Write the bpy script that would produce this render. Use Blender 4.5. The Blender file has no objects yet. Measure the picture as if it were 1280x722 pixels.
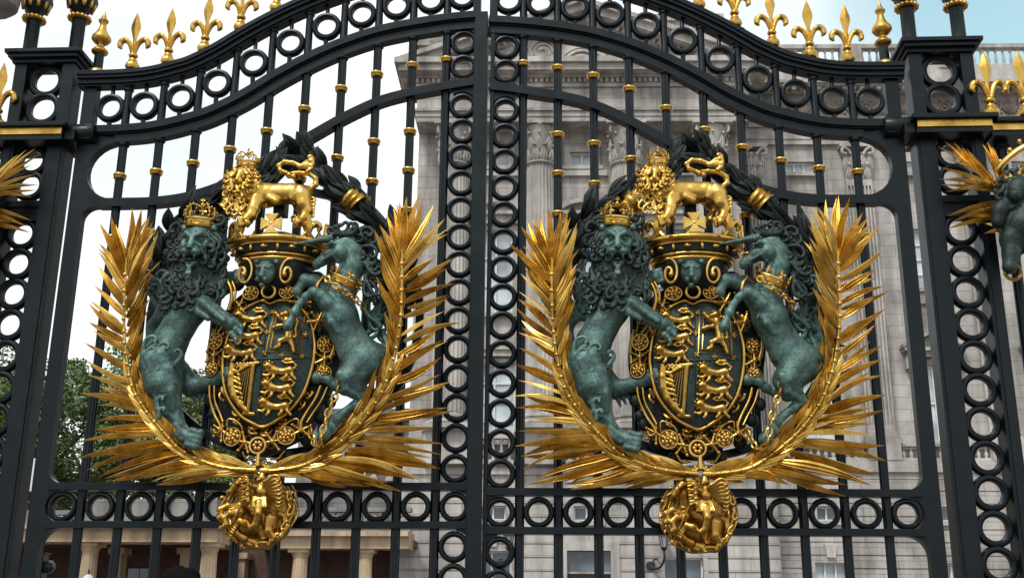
import bpy, bmesh, math, random
import numpy as np
from mathutils import Matrix, Vector
R_ = math.radians
scene = bpy.context.scene
COL = scene.collection
random.seed(7)
RNG = np.random.default_rng(11)

# ------------------------------------------------------------------ camera model (photo pixels 1280x722)
F, CX, CY = 1400.0, 640.0, 361.0
PITCH, ROLL = R_(17.188377), R_(0.454948)
CAMH = 1.5
def rx(a):
    c, s = math.cos(a), math.sin(a); return np.array([[1, 0, 0], [0, c, -s], [0, s, c]])
def ry(a):
    c, s = math.cos(a), math.sin(a); return np.array([[c, 0, s], [0, 1, 0], [-s, 0, c]])
def rz(a):
    c, s = math.cos(a), math.sin(a); return np.array([[c, -s, 0], [s, c, 0], [0, 0, 1]])
CR = rx(PITCH) @ ry(-ROLL)
EYE = np.array([0, 0, CAMH])
def ray(px, py):
    return CR @ np.array([(px - CX) / F, 1.0, -(py - CY) / F])
class Frame:
    """a local frame (x across, y away from the viewer, z up) standing on the ground"""
    def __init__(s, rot, org):
        s.R, s.o = rot, np.array(org, float)
        m = Matrix.Identity(4)
        for i in range(3):
            for j in range(3): m[i][j] = rot[i, j]
            m[i][3] = s.o[i]
        s.m = m
    def at(s, px, py, w=0.0):
        """local point seen at that pixel, w metres in front of the frame's plane"""
        e = s.R.T @ (EYE - s.o); d = s.R.T @ ray(px, py)
        t = (-w - e[1]) / d[1]
        return e + d * t
    def world(s, p): return s.R @ np.asarray(p, float) + s.o
def leaf_frame(yaw, rol, x0, y, dz):
    R = rz(R_(yaw)) @ ry(R_(rol))
    return Frame(R, np.array([x0, y, CAMH + dz]) + R @ np.array([0, 0, -CAMH]))
LF = leaf_frame(-2.74783, -0.10465, -0.205296, 7 - 0.011438, 0.0)
RF = leaf_frame(-3.36, 0.17136, -0.205296, 7 + 0.011388, -0.02852)
PF = Frame(rz(R_(-1.5)), (0, 40.0, 0))          # palace pavilion wall plane
def plain(y, yaw=0.0, x=0.0): return Frame(rz(R_(yaw)), (x, y, 0))

# ------------------------------------------------------------------ object helpers
def tag(o, label=None, cat=None, group=None, kind=None):
    if label: o['label'] = label
    if cat: o['category'] = cat
    if group: o['group'] = group
    if kind: o['kind'] = kind
    return o
def empty(name, matrix=None, label=None, cat=None, group=None):
    o = bpy.data.objects.new(name, None); COL.objects.link(o)
    o.empty_display_size = .2
    if matrix is not None: o.matrix_world = matrix
    return tag(o, label, cat, group)
def link(name, me, mat=None, parent=None, loc=None):
    o = bpy.data.objects.new(name, me); COL.objects.link(o)
    if mat is not None and not me.materials: me.materials.append(mat)
    if parent is not None: o.parent = parent
    if loc is not None: o.location = loc
    return o
def copy_tree(o, parent=None):
    c = o.copy(); COL.objects.link(c)
    if parent is not None: c.parent = parent; c.matrix_parent_inverse = o.matrix_parent_inverse.copy()
    for ch in list(o.children): copy_tree(ch, c)
    return c
def nrm(v):
    v = np.asarray(v, float); n = np.linalg.norm(v); return v / n if n > 1e-12 else v
def frame_of(d):
    d = nrm(d); a = np.array([0, 0, 1.]) if abs(d[2]) < .9 else np.array([1., 0, 0])
    u = nrm(np.cross(a, d)); return u, np.cross(d, u), d
class MB:
    """collects shapes into one mesh"""
    def __init__(s): s.v = []; s.f = []
    def add(s, vs, fs):
        b = len(s.v); s.v += [tuple(map(float, q)) for q in vs]; s.f += [tuple(b + i for i in f) for f in fs]
        return s
    def box(s, lo, hi):
        x0, y0, z0 = lo; x1, y1, z1 = hi
        if x0 > x1: x0, x1 = x1, x0
        if y0 > y1: y0, y1 = y1, y0
        if z0 > z1: z0, z1 = z1, z0
        return s.add([(x0, y0, z0), (x1, y0, z0), (x1, y1, z0), (x0, y1, z0), (x0, y0, z1), (x1, y0, z1), (x1, y1, z1), (x0, y1, z1)],
                     [(3, 2, 1, 0), (4, 5, 6, 7), (0, 1, 5, 4), (1, 2, 6, 5), (2, 3, 7, 6), (3, 0, 4, 7)])
    def tube(s, path, rad, n=8, closed=False, flat=None, twist=0.0, caps=True):
        path = [np.asarray(p, float) for p in path]; m = len(path)
        rad = [rad] * m if np.isscalar(rad) else list(rad)
        vs = []; fs = []; pu = None
        for i, p in enumerate(path):
            a = path[(i - 1) % m] if (closed or i > 0) else p
            b = path[(i + 1) % m] if (closed or i < m - 1) else p
            d = nrm(b - a)
            if pu is None: u, v, _ = frame_of(d)
            else:
                u = nrm(pu - d * np.dot(pu, d)); v = np.cross(d, u)
            pu = u
            for k in range(n):
                t = 2 * math.pi * k / n + twist
                vs.append(p + rad[i] * (math.cos(t) * u + math.sin(t) * v))
        for i in range(m if closed else m - 1):
            j = (i + 1) % m
            for k in range(n):
                fs.append((i * n + k, i * n + (k + 1) % n, j * n + (k + 1) % n, j * n + k))
        if not closed and caps:
            fs.append(tuple(range(n))[::-1]); fs.append(tuple((m - 1) * n + k for k in range(n)))
        return s.add(vs, fs)
    def lathe(s, prof, org, n=16, axis=(0, 0, 1), ridge=None, sx=1.0, sy=1.0):
        """prof: list of (radius, height); ridge(k,n,h) scales the radius"""
        u, v, d = frame_of(axis)
        if abs(d[2]) > .99: u, v = np.array([1., 0, 0]), np.array([0, 1., 0]) * (1 if d[2] > 0 else -1)
        vs = []; fs = []; org = np.asarray(org, float); m = len(prof)
        for r, h in prof:
            for k in range(n):
                t = 2 * math.pi * k / n; q = r * (ridge(k, n, h) if ridge else 1.0)
                vs.append(org + d * h + q * (sx * math.cos(t) * u + sy * math.sin(t) * v))
        for i in range(m - 1):
            for k in range(n):
                fs.append((i * n + k, i * n + (k + 1) % n, (i + 1) * n + (k + 1) % n, (i + 1) * n + k))
        fs.append(tuple(range(n))[::-1]); fs.append(tuple((m - 1) * n + k for k in range(n)))
        return s.add(vs, fs)
    def ring(s, c, prof, n=28, axis=(0, 1, 0)):
        """closed profile [(radius, along axis)] turned into a ring"""
        u, v, d = frame_of(axis); c = np.asarray(c, float); m = len(prof)
        vs = []; fs = []
        for k in range(n):
            t = 2 * math.pi * k / n
            for r, h in prof: vs.append(c + d * h + r * (math.cos(t) * u + math.sin(t) * v))
        for k in range(n):
            for i in range(m):
                fs.append((k * m + i, k * m + (i + 1) % m, ((k + 1) % n) * m + (i + 1) % m, ((k + 1) % n) * m + i))
        return s.add(vs, fs)
    def plate(s, pts, y0, y1):
        """outline in (x, z), extruded from y0 to y1"""
        pts = list(pts); n = len(pts)
        ar = sum(pts[i][0] * pts[(i + 1) % n][1] - pts[(i + 1) % n][0] * pts[i][1] for i in range(n))
        if ar < 0: pts = pts[::-1]
        vs = [(p[0], y0, p[1]) for p in pts] + [(p[0], y1, p[1]) for p in pts]
        fs = [tuple(range(n)), tuple(range(2 * n - 1, n - 1, -1))]
        fs += [(i, i + n, (i + 1) % n + n, (i + 1) % n) for i in range(n)]
        return s.add(vs, fs)
    def strip(s, top, bot, y0, y1):
        """a bar that follows two curves of (x, z), from y0 (front) to y1 (back)"""
        n = len(top); vs = []; fs = []
        for (a, b) in zip(top, bot):
            vs += [(a[0], y0, a[1]), (b[0], y0, b[1]), (b[0], y1, b[1]), (a[0], y1, a[1])]
        for i in range(n - 1):
            for k in range(4):
                fs.append((i * 4 + k, i * 4 + (k + 1) % 4, i * 4 + 4 + (k + 1) % 4, i * 4 + 4 + k))
        fs += [(3, 2, 1, 0), tuple(4 * (n - 1) + k for k in range(4))]
        return s.add(vs, fs)
    def sweep(s, path, prof, up=(0, 0, 1)):
        """profile [(out, up)] along a path; out is to the right of the path seen along it"""
        path = [np.asarray(p, float) for p in path]; m = len(prof); vs = []; fs = []; up = np.asarray(up, float)
        for i, p in enumerate(path):
            a = path[max(i - 1, 0)]; b = path[min(i + 1, len(path) - 1)]
            d0 = nrm(p - a) if i > 0 else nrm(b - p); d1 = nrm(b - p) if i < len(path) - 1 else d0
            n0, n1 = np.cross(d0, up), np.cross(d1, up); o = nrm(n0 + n1); o = o / max(.3, np.dot(o, nrm(n0)))
            for q in prof: vs.append(p + o * q[0] + up * q[1])
        for i in range(len(path) - 1):
            for k in range(m):
                fs.append((i * m + k, i * m + (k + 1) % m, (i + 1) * m + (k + 1) % m, (i + 1) * m + k))
        fs.append(tuple(range(m))[::-1]); fs.append(tuple((len(path) - 1) * m + k for k in range(m)))
        return s.add(vs, fs)
    def ball(s, c, r, n=10, sc=(1, 1, 1)):
        m = max(5, n // 2 + 1)
        vs = []; fs = []
        for i in range(m + 1):
            ph = math.pi * i / m
            for k in range(n):
                t = 2 * math.pi * k / n
                vs.append((c[0] + r * sc[0] * math.sin(ph) * math.cos(t), c[1] + r * sc[1] * math.sin(ph) * math.sin(t), c[2] - r * sc[2] * math.cos(ph)))
        for i in range(m):
            for k in range(n): fs.append((i * n + k, i * n + (k + 1) % n, (i + 1) * n + (k + 1) % n, (i + 1) * n + k))
        return s.add(vs, fs)
    def mesh(s, name, smooth=None):
        me = bpy.data.meshes.new(name); me.from_pydata(s.v, [], s.f)
        bm = bmesh.new(); bm.from_mesh(me)
        bmesh.ops.remove_doubles(bm, verts=bm.verts, dist=1e-6)
        bmesh.ops.recalc_face_normals(bm, faces=bm.faces); bm.to_mesh(me); bm.free()
        if smooth:
            me.polygons.foreach_set('use_smooth', [True] * len(me.polygons))
            if smooth is not True: me.set_sharp_from_angle(angle=R_(smooth))
        me.update(); return me
    def build(s, name, mat, parent=None, smooth=None, loc=None):
        return link(name, s.mesh(name, smooth), mat, parent, loc)

def catmull(pts, n=8, closed=False):
    P = [np.asarray(p, float) for p in pts]; out = []; m = len(P)
    for i in range(m if closed else m - 1):
        p1, p2 = P[i], P[(i + 1) % m]
        p0 = P[i - 1] if (i > 0 or closed) else 2 * p1 - p2
        p3 = P[(i + 2) % m] if (i < m - 2 or closed) else 2 * p2 - p1
        for k in range(n):
            t = k / n
            out.append(.5 * (2 * p1 + (p2 - p0) * t + (2 * p0 - 5 * p1 + 4 * p2 - p3) * t * t + (3 * p1 - p0 - 3 * p2 + p3) * t ** 3))
    if not closed: out.append(P[-1])
    return out
def arc(cx, cz, r, a0, a1, n=8):
    return [(cx + r * math.cos(R_(a0 + (a1 - a0) * i / n)), cz + r * math.sin(R_(a0 + (a1 - a0) * i / n))) for i in range(n + 1)]

# ------------------------------------------------------------------ sculpting: a signed distance field turned into one continuous skin
class Sculpt:
    def __init__(s, h=.006): s.h = h; s.p = []
    def cone(s, a, b, ra, rb=None, k=.02, op='u'):
        s.p.append(('c', np.asarray(a, float), np.asarray(b, float), ra, ra if rb is None else rb, k, op)); return s
    def ball(s, c, r, k=.02, op='u'):
        r = (r, r, r) if np.isscalar(r) else r
        s.p.append(('e', np.asarray(c, float), np.asarray(r, float), None, None, k, op)); return s
    def limb(s, pts, rad, k=.02, op='u'):
        for i in range(len(pts) - 1): s.cone(pts[i], pts[i + 1], rad[i], rad[i + 1], k, op)
        return s
    def strand(s, pts, r0, r1, k=.004):
        n = len(pts)
        for i in range(n - 1):
            a = r0 + (r1 - r0) * i / (n - 1); b = r0 + (r1 - r0) * (i + 1) / (n - 1)
            s.cone(pts[i], pts[i + 1], a, b, k)
        return s
    def skin(s):
        h = s.h; lo = np.array([1e9] * 3); hi = -lo; bb = []
        for q in s.p:
            if q[0] == 'c':
                r = max(q[3], q[4]); l = np.minimum(q[1], q[2]) - r; u = np.maximum(q[1], q[2]) + r
            else: l, u = q[1] - q[2], q[1] + q[2]
            bb.append((l, u))
            if q[6] == 'u': lo, hi = np.minimum(lo, l), np.maximum(hi, u)
        lo -= 4 * h; hi += 4 * h; n = np.ceil((hi - lo) / h).astype(int) + 1
        ax = [(lo[i] + h * np.arange(n[i])).astype(np.float32) for i in range(3)]
        D = np.full(n, 9.0, np.float32)
        for q, (l, u) in zip(s.p, bb):
            k = q[5]; pad = k + 3 * h
            i0 = np.maximum(0, np.floor((l - pad - lo) / h).astype(int)); i1 = np.minimum(n, np.ceil((u + pad - lo) / h).astype(int) + 1)
            if (i1 <= i0).any(): continue
            X = ax[0][i0[0]:i1[0], None, None]; Y = ax[1][None, i0[1]:i1[1], None]; Z = ax[2][None, None, i0[2]:i1[2]]
            if q[0] == 'c':
                a, b, ra, rb = q[1:5]; ab = b - a; L2 = max(ab @ ab, 1e-9)
                t = np.clip(((X - a[0]) * ab[0] + (Y - a[1]) * ab[1] + (Z - a[2]) * ab[2]) / L2, 0, 1)
                d = np.sqrt((X - a[0] - t * ab[0]) ** 2 + (Y - a[1] - t * ab[1]) ** 2 + (Z - a[2] - t * ab[2]) ** 2) - (ra + (rb - ra) * t)
            else:
                c, r = q[1], q[2]
                k0 = np.sqrt(((X - c[0]) / r[0]) ** 2 + ((Y - c[1]) / r[1]) ** 2 + ((Z - c[2]) / r[2]) ** 2)
                d = (k0 - 1) * r.min() if r.max() / r.min() < 1.02 else k0 * (k0 - 1) / np.maximum(np.sqrt(((X - c[0]) / r[0] ** 2) ** 2 + ((Y - c[1]) / r[1] ** 2) ** 2 + ((Z - c[2]) / r[2] ** 2) ** 2), 1e-6)
            V = D[i0[0]:i1[0], i0[1]:i1[1], i0[2]:i1[2]]
            if q[6] == 'u':
                g = np.clip(.5 + .5 * (V - d) / k, 0, 1); N = V * (1 - g) + d * g - k * g * (1 - g)
            else:
                g = np.clip(.5 - .5 * (V + d) / k, 0, 1); N = V * (1 - g) - d * g + k * g * (1 - g)
            D[i0[0]:i1[0], i0[1]:i1[1], i0[2]:i1[2]] = N
        return nets(D, lo, h)
    def mesh(s, name, sm=1):
        v, f = s.skin(); me = bpy.data.meshes.new(name)
        for _ in range(sm): v = relax(v, f)
        me.vertices.add(len(v)); me.vertices.foreach_set('co', v.astype(np.float32).ravel())
        me.loops.add(len(f) * 4); me.polygons.add(len(f))
        me.polygons.foreach_set('loop_start', np.arange(0, 4 * len(f), 4, dtype=np.int32))
        me.loops.foreach_set('vertex_index', f.astype(np.int32).ravel())
        me.update(calc_edges=True); me.validate()
        me.polygons.foreach_set('use_smooth', [True] * len(me.polygons))
        return me
    def build(s, name, mat, parent=None, sm=1): return link(name, s.mesh(name, sm), mat, parent)
def relax(v, f, lam=.5):
    acc = np.zeros_like(v); cnt = np.zeros(len(v))
    for a, b in ((0, 1), (1, 2), (2, 3), (3, 0)):
        np.add.at(acc, f[:, a], v[f[:, b]]); np.add.at(acc, f[:, b], v[f[:, a]])
        np.add.at(cnt, f[:, a], 1); np.add.at(cnt, f[:, b], 1)
    return v * (1 - lam) + lam * acc / np.maximum(cnt, 1)[:, None]
def nets(D, lo, h):
    S = D < 0; nx, ny, nz = D.shape
    cnt = np.zeros((nx - 1, ny - 1, nz - 1), np.int8)
    cor = [(i, j, k) for i in (0, 1) for j in (0, 1) for k in (0, 1)]
    for i, j, k in cor: cnt += S[i:nx - 1 + i, j:ny - 1 + j, k:nz - 1 + k]
    C = np.argwhere((cnt > 0) & (cnt < 8))
    idx = np.full(cnt.shape, -1, np.int64); idx[C[:, 0], C[:, 1], C[:, 2]] = np.arange(len(C))
    val = np.stack([D[C[:, 0] + i, C[:, 1] + j, C[:, 2] + k] for i, j, k in cor], 1)
    acc = np.zeros((len(C), 3)); num = np.zeros(len(C)); ca = np.array(cor, float)
    for a in range(8):
        for b in range(a + 1, 8):
            if abs(ca[a] - ca[b]).sum() != 1: continue
            m = (val[:, a] < 0) != (val[:, b] < 0)
            t = np.clip(val[m, a] / (val[m, a] - val[m, b]), 0, 1)
            acc[m] += ca[a] + (ca[b] - ca[a]) * t[:, None]; num[m] += 1
    V = lo + h * (C + acc / num[:, None])
    Fs = []
    for axis in range(3):
        sl0 = [slice(1, -1)] * 3; sl1 = [slice(1, -1)] * 3; sl0[axis] = slice(0, -1); sl1[axis] = slice(1, None)
        A, B = S[tuple(sl0)], S[tuple(sl1)]; off = np.array([1, 1, 1]); off[axis] = 0
        for sign in (0, 1):
            m = (A & ~B) if sign == 0 else (~A & B)
            E = np.argwhere(m) + off
            o1, o2 = [(1, 2), (2, 0), (0, 1)][axis]
            q = []
            for d1, d2 in ((-1, -1), (0, -1), (0, 0), (-1, 0)):
                P = E.copy(); P[:, o1] += d1; P[:, o2] += d2; q.append(idx[P[:, 0], P[:, 1], P[:, 2]])
            q = np.stack(q, 1); Fs.append(q if sign == 0 else q[:, ::-1])
    Fq = np.concatenate(Fs); return V, Fq[(Fq >= 0).all(1)]

# ------------------------------------------------------------------ materials
def newmat(name):
    m = bpy.data.materials.new(name); m.use_nodes = True; nt = m.node_tree
    return m, nt, nt.nodes['Principled BSDF'], nt.nodes, nt.links
def noise(nt, scale, detail=4, rough=.55, coord='Object', vec=None, dist=0.0):
    n = nt.nodes.new('ShaderNodeTexNoise'); n.inputs['Scale'].default_value = scale; n.inputs['Detail'].default_value = detail
    n.inputs['Roughness'].default_value = rough; n.inputs['Distortion'].default_value = dist
    if vec is None:
        c = nt.nodes.new('ShaderNodeTexCoord'); vec = c.outputs[coord]
    nt.links.new(vec, n.inputs['Vector']); return n.outputs['Fac']
def ramp(nt, fac, stops):
    r = nt.nodes.new('ShaderNodeValToRGB'); e = r.color_ramp.elements
    while len(e) < len(stops): e.new(.5)
    for q, (p, c) in zip(e, stops):
        q.position = p; q.color = (*c, 1) if len(c) == 3 else c
    nt.links.new(fac, r.inputs[0]); return r.outputs[0]
def mixc(nt, fac, a, b, mode='MIX'):
    m = nt.nodes.new('ShaderNodeMix'); m.data_type = 'RGBA'; m.blend_type = mode
    for sock, val in ((m.inputs[0], fac), (m.inputs[6], a), (m.inputs[7], b)):
        if hasattr(val, 'links') or hasattr(val, 'is_output'): nt.links.new(val, sock)
        elif np.isscalar(val): sock.default_value = val
        else: sock.default_value = (*val, 1)
    return m.outputs[2]
def bump(nt, bsdf, h, strength=.3, dist=.01, bevel=None):
    b = nt.nodes.new('ShaderNodeBump'); b.inputs['Strength'].default_value = strength; b.inputs['Distance'].default_value = dist
    nt.links.new(h, b.inputs['Height']); nt.links.new(b.outputs[0], bsdf.inputs['Normal'])
    if bevel:
        v = nt.nodes.new('ShaderNodeBevel'); v.samples = 4; v.inputs['Radius'].default_value = bevel
        nt.links.new(v.outputs[0], b.inputs['Normal'])
def mapr(nt, fac, lo, hi):
    m = nt.nodes.new('ShaderNodeMapRange'); m.inputs[3].default_value = lo; m.inputs[4].default_value = hi
    nt.links.new(fac, m.inputs[0]); return m.outputs[0]
def mat_iron():
    m, nt, b, N, L = newmat('black_iron_paint')
    f = noise(nt, 9, 6); g = noise(nt, 160, 3)
    d_ = noise(nt, 26, 6, .7)
    L.new(mixc(nt, ramp(nt, d_, [(.58, (0, 0, 0)), (.78, (.55, .55, .55))]), ramp(nt, f, [(.3, (.0030, .0042, .0056)), (.7, (.0070, .0090, .0110))]), (.020, .020, .018)), b.inputs['Base Color'])
    L.new(mapr(nt, f, .20, .42), b.inputs['Roughness']); b.inputs['Specular IOR Level'].default_value = .26; b.inputs['Specular Tint'].default_value = (.80, .92, 1, 1)
    bump(nt, b, g, .25, .003, .004); return m
def mat_gold(name='gilded_metal', tint=(1, 1, 1), rough=.27):
    m, nt, b, N, L = newmat(name)
    f = noise(nt, 7, 6, .6); g = noise(nt, 60, 4, .6)
    c = ramp(nt, f, [(.34, (.36 * tint[0], .195 * tint[1], .036 * tint[2])), (.54, (.62 * tint[0], .385 * tint[1], .088 * tint[2])), (.75, (.79 * tint[0], .56 * tint[1], .19 * tint[2]))])
    sp = ramp(nt, g, [(.30, (.35, .2, .06)), (.42, (1, 1, 1))])
    L.new(mixc(nt, .38, c, sp, 'MULTIPLY'), b.inputs['Base Color'])
    b.inputs['Metallic'].default_value = 1; L.new(mapr(nt, g, rough - .07, rough + .16), b.inputs['Roughness'])
    bump(nt, b, g, .15, .005); return m
def mat_bronze(name='green_bronze', k=1.0):
    m, nt, b, N, L = newmat(name)
    f = noise(nt, 4.5, 8, .68, dist=.8); g = noise(nt, 45, 6, .7)
    c = ramp(nt, f, [(.34, (.026 * k, .042 * k, .041 * k)), (.45, (.050 * k, .092 * k, .084 * k)), (.57, (.084 * k, .156 * k, .137 * k)), (.70, (.135 * k, .230 * k, .196 * k))])
    s = ramp(nt, g, [(.38, (.22, .25, .27)), (.56, (1, 1, 1))])
    L.new(mixc(nt, .62, c, s, 'MULTIPLY'), b.inputs['Base Color'])
    b.inputs['Metallic'].default_value = .45; L.new(mapr(nt, g, .26, .62), b.inputs['Roughness'])
    bump(nt, b, g, .55, .009); return m
def mat_plain(name, col, rough=.6, var=.25, scale=12, bmp=.15, metal=0.0):
    m, nt, b, N, L = newmat(name)
    f = noise(nt, scale, 5)
    lo = tuple(c * (1 - var) for c in col); hi = tuple(min(1, c * (1 + var)) for c in col)
    L.new(ramp(nt, f, [(.3, lo), (.7, hi)]), b.inputs['Base Color']); b.inputs['Roughness'].default_value = rough; b.inputs['Metallic'].default_value = metal
    bump(nt, b, f, bmp, .01); return m
def mat_stone(name, col, joints=True, bw=1.1, bh=.46, soot=.45):
    m, nt, b, N, L = newmat(name)
    tc = N.new('ShaderNodeTexCoord'); mp = N.new('ShaderNodeMapping'); mp.vector_type = 'POINT'
    sep = N.new('ShaderNodeSeparateXYZ'); cmb = N.new('ShaderNodeCombineXYZ')
    L.new(tc.outputs['Object'], sep.inputs[0]); L.new(sep.outputs[0], cmb.inputs[0]); L.new(sep.outputs[2], cmb.inputs[1])
    f = noise(nt, .55, 6, .6); g = noise(nt, 5, 5, .6)
    base = ramp(nt, f, [(.3, tuple(c * (1 - soot) for c in col)), (.5, tuple(c * .93 for c in col)), (.72, tuple(min(1, c * 1.15) for c in col))])
    st = N.new('ShaderNodeTexNoise'); st.inputs['Scale'].default_value = 1.0; mv = N.new('ShaderNodeMapping'); mv.inputs['Scale'].default_value = (2.2, 2.2, .18)
    L.new(tc.outputs['Object'], mv.inputs[0]); L.new(mv.outputs[0], st.inputs['Vector']); st.inputs['Detail'].default_value = 5
    strk = ramp(nt, st.outputs['Fac'], [(.35, (.50, .49, .48)), (.6, (1, 1, 1))])
    base = mixc(nt, .8, base, strk, 'MULTIPLY')
    base = mixc(nt, .5, base, ramp(nt, g, [(.3, (.72, .72, .72)), (.7, (1, 1, 1))]), 'MULTIPLY')
    hgt = g
    if joints:
        br = N.new('ShaderNodeTexBrick'); L.new(cmb.outputs[0], br.inputs['Vector'])
        br.inputs['Color1'].default_value = (1, 1, 1, 1); br.inputs['Color2'].default_value = (.89, .89, .90, 1); br.inputs['Mortar'].default_value = (.60, .59, .58, 1)
        br.inputs['Scale'].default_value = 1; br.inputs['Brick Width'].default_value = bw; br.inputs['Row Height'].default_value = bh; br.inputs['Mortar Size'].default_value = .014
        base = mixc(nt, 1.0, base, br.outputs['Color'], 'MULTIPLY')
    L.new(base, b.inputs['Base Color']); b.inputs['Roughness'].default_value = .85; b.inputs['Specular IOR Level'].default_value = .25
    bump(nt, b, hgt, .4, .03); return m
def mat_glass(name, col=(.02, .025, .03), rough=.06):
    m, nt, b, N, L = newmat(name)
    f = noise(nt, .8, 2); L.new(ramp(nt, f, [(.35, tuple(c * .6 for c in col)), (.65, tuple(c * 1.4 for c in col))]), b.inputs['Base Color'])
    b.inputs['Roughness'].default_value = rough; b.inputs['Specular IOR Level'].default_value = .6; return m
def mat_leaf(name, c0, c1):
    m, nt, b, N, L = newmat(name)
    oi = N.new('ShaderNodeObjectInfo'); f = noise(nt, .35, 3); g = noise(nt, 2.7, 2)
    c = mixc(nt, .5, ramp(nt, f, [(.35, c0), (.65, c1)]), ramp(nt, g, [(.3, c0), (.7, c1)]))
    L.new(c, b.inputs['Base Color']); b.inputs['Roughness'].default_value = .55
    b.inputs['Transmission Weight'].default_value = 0; return m
IRON = mat_iron(); GOLD = mat_gold(); OLDGOLD = mat_gold('dulled_gilding', (.92, .9, .95), .34); BRONZE = mat_bronze('green_bronze', 1.45); DARKBR = mat_bronze('dark_bronze', .12); MANEBR = mat_bronze('darker_bronze', .34); TARN = mat_gold('tarnished_gilding', (.80, .74, .70), .26)  # manes and railing beasts: the same green bronze in a much darker tone
# ------------------------------------------------------------------ the two gate leaves
def rl(px, py, w=0.0):
    p = RF.at(px, py, w); return np.array([p[0], p[2]])
def curve(pts, w, n=6): return catmull([rl(x, y, w) for x, y in pts], n)
def offs(c, d):
    """the curve moved along its normal by d (positive = up)"""
    out = []
    for i, p in enumerate(c):
        a = c[max(i - 1, 0)]; b = c[min(i + 1, len(c) - 1)]; t = nrm(b - a); nn = np.array([-t[1], t[0]])
        if nn[1] < 0: nn = -nn
        out.append(p + nn * d)
    return out
def zat(c, s):
    xs = [p[0] for p in c]; zs = [p[1] for p in c]; return float(np.interp(s, xs, zs))
ARCH = curve([(613, 19.5), (650, 21.5), (680, 24.5), (712, 28.8), (743, 34.5), (783, 46), (826, 62.5), (873, 85.5), (916, 110), (958, 129), (990.8, 138), (1018.5, 143.9), (1046, 147.2), (1080, 148.6), (1117, 148.6)], .045)
S_OUT = rl(1150.5, 383)[0]; S_IN = S_OUT - .092
ARCH[0] = np.array([.02, ARCH[0][1]]); ARCH[-1] = np.array([S_OUT - .01, ARCH[-1][1]])
TOPR = offs(ARCH, .405)
TOPR = [p for p in TOPR if .02 <= p[0] <= S_OUT + .03]; TOPR[0] = np.array([.02, TOPR[0][1]]); TOPR.append(np.array([S_OUT + .035, TOPR[-1][1]]))
MID = curve([(612, 102), (636, 104.7), (680, 111), (712, 116.5), (743, 125), (783, 142.5), (826, 165.5), (866, 188), (906, 210), (943, 227), (984.6, 238.5), (1026, 243), (1060, 243.3), (1098, 243)], .03)
MID[0] = np.array([.04, MID[0][1]])
BARS = [0.2595, 0.4995, 0.7455, 0.992, 1.241, 1.494, 1.741, 1.99, 2.2405, 2.491]
ROW = [0.139, 0.379, 0.622, 0.8685, 1.1165, 1.3685, 1.6175, 1.8655, 2.1155, 2.366, 2.606]
COLS = 0.1385
ZB = 1.5 + .757
COLZ = [1.5 + z for z in (3.971, 3.781, 3.483, 3.293, 3.104)]
zz = COLZ[-1]; stepz = (3.104 - .994) / 11
COLZ += [1.5 + 3.104 - stepz * i for i in range(1, 12)]
COLZ += [ZB] + [1.5 + .517 - .191 * i for i in range(0, 9)]
ZR1 = (rl(880, 610, .03)[1], rl(880, 619.6, .03)[1]); ZR2 = (rl(880, 659, .03)[1], rl(880, 668.2, .03)[1])
RINGP = [(.0955, .012), (.0955, -.012), (.088, -.028), (.080, -.031), (.072, -.031), (.0665, -.024), (.061, -.020), (.059, 0), (.061, .020), (.072, .031), (.088, .028)]
def ring_mesh(k=1.0, nm='ring'):
    return MB().ring((0, 0, 0), [(r * k, h) for r, h in RINGP], 36).mesh(nm, 40)
RINGM = ring_mesh(); RINGM.materials.append(IRON)
def fluted(k, n, h): return 1.0 if (k % 4) in (0, 1) else .80
def bar_mesh(z0, z1, x, mat=IRON, r=.0265, flat_top=True):
    m = MB(); m.lathe([(r, z0), (r, z1)], (x, .02, 0), 24, ridge=fluted)
    return m
COLLARP = [(.026, -.024), (.034, -.024), (.041, -.019), (.043, -.011), (.038, -.005), (.045, .001), (.046, .009), (.040, .017), (.032, .020), (.026, .020)]
COLLARM = MB().ring((0, 0, 0), COLLARP, 20, axis=(0, 0, 1)).mesh('collar', 50); COLLARM.materials.append(GOLD)
# collars: height of the first one of every bar and those under the middle rail
CO_UP = [rl(*p, .05)[1] for p in [(654.9, 74.5), (698, 80), (741.6, 89.8), (786.4, 106.4), (833.6, 130.7), (882, 157.8), (929, 179.8), (975.6, 196.5), (1024, 206.2), (1072.5, 210.6)]]
CO_LO = {1: [164.5, 213.5, 264, 316], 2: [176.5, 227, 279], 3: [196.5, 247], 4: [222, 273], 5: [250, 300], 6: [268, 318], 7: [279, 330], 8: [288, 340], 9: [295]}

def fleur_mesh():
    m = MB()
    m.lathe([(.018, .045), (.034, .052), (.041, .072), (.036, .098), (.024, .112), (.027, .122), (.018, .135), (.014, .16)], (0, 0, 0), 16, ridge=lambda k, n, h: 1 + (.10 if k % 2 else 0) * (.05 < h < .12))
    # central lance petal with a keel
    m.lathe([(.010, .15), (.017, .20), (.013, .255), (.012, .29), (.022, .33), (.032, .375), (.030, .405), (.017, .455), (.003, .500)], (0, 0, 0), 4, sy=.62)
    for sgn in (-1, 1):
        pts = catmull([(0, .135), (sgn * .012, .20), (sgn * .030, .255), (sgn * .058, .282), (sgn * .083, .268), (sgn * .090, .236), (sgn * .078, .212)], 5)
        rad = np.interp(np.linspace(0, 1, len(pts)), [0, .35, .6, .85, 1], [.012, .017, .022, .018, .007])
        m.tube([(p[0], -.004, p[1]) for p in pts], rad, 8)
        m.tube([(p[0], -.014, p[1]) for p in pts[3:-3]], .009, 6)
    m.lathe([(.026, .148), (.030, .158), (.026, .168)], (0, 0, 0), 12)
    return m.mesh('fleur_de_lis', 45)
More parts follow.
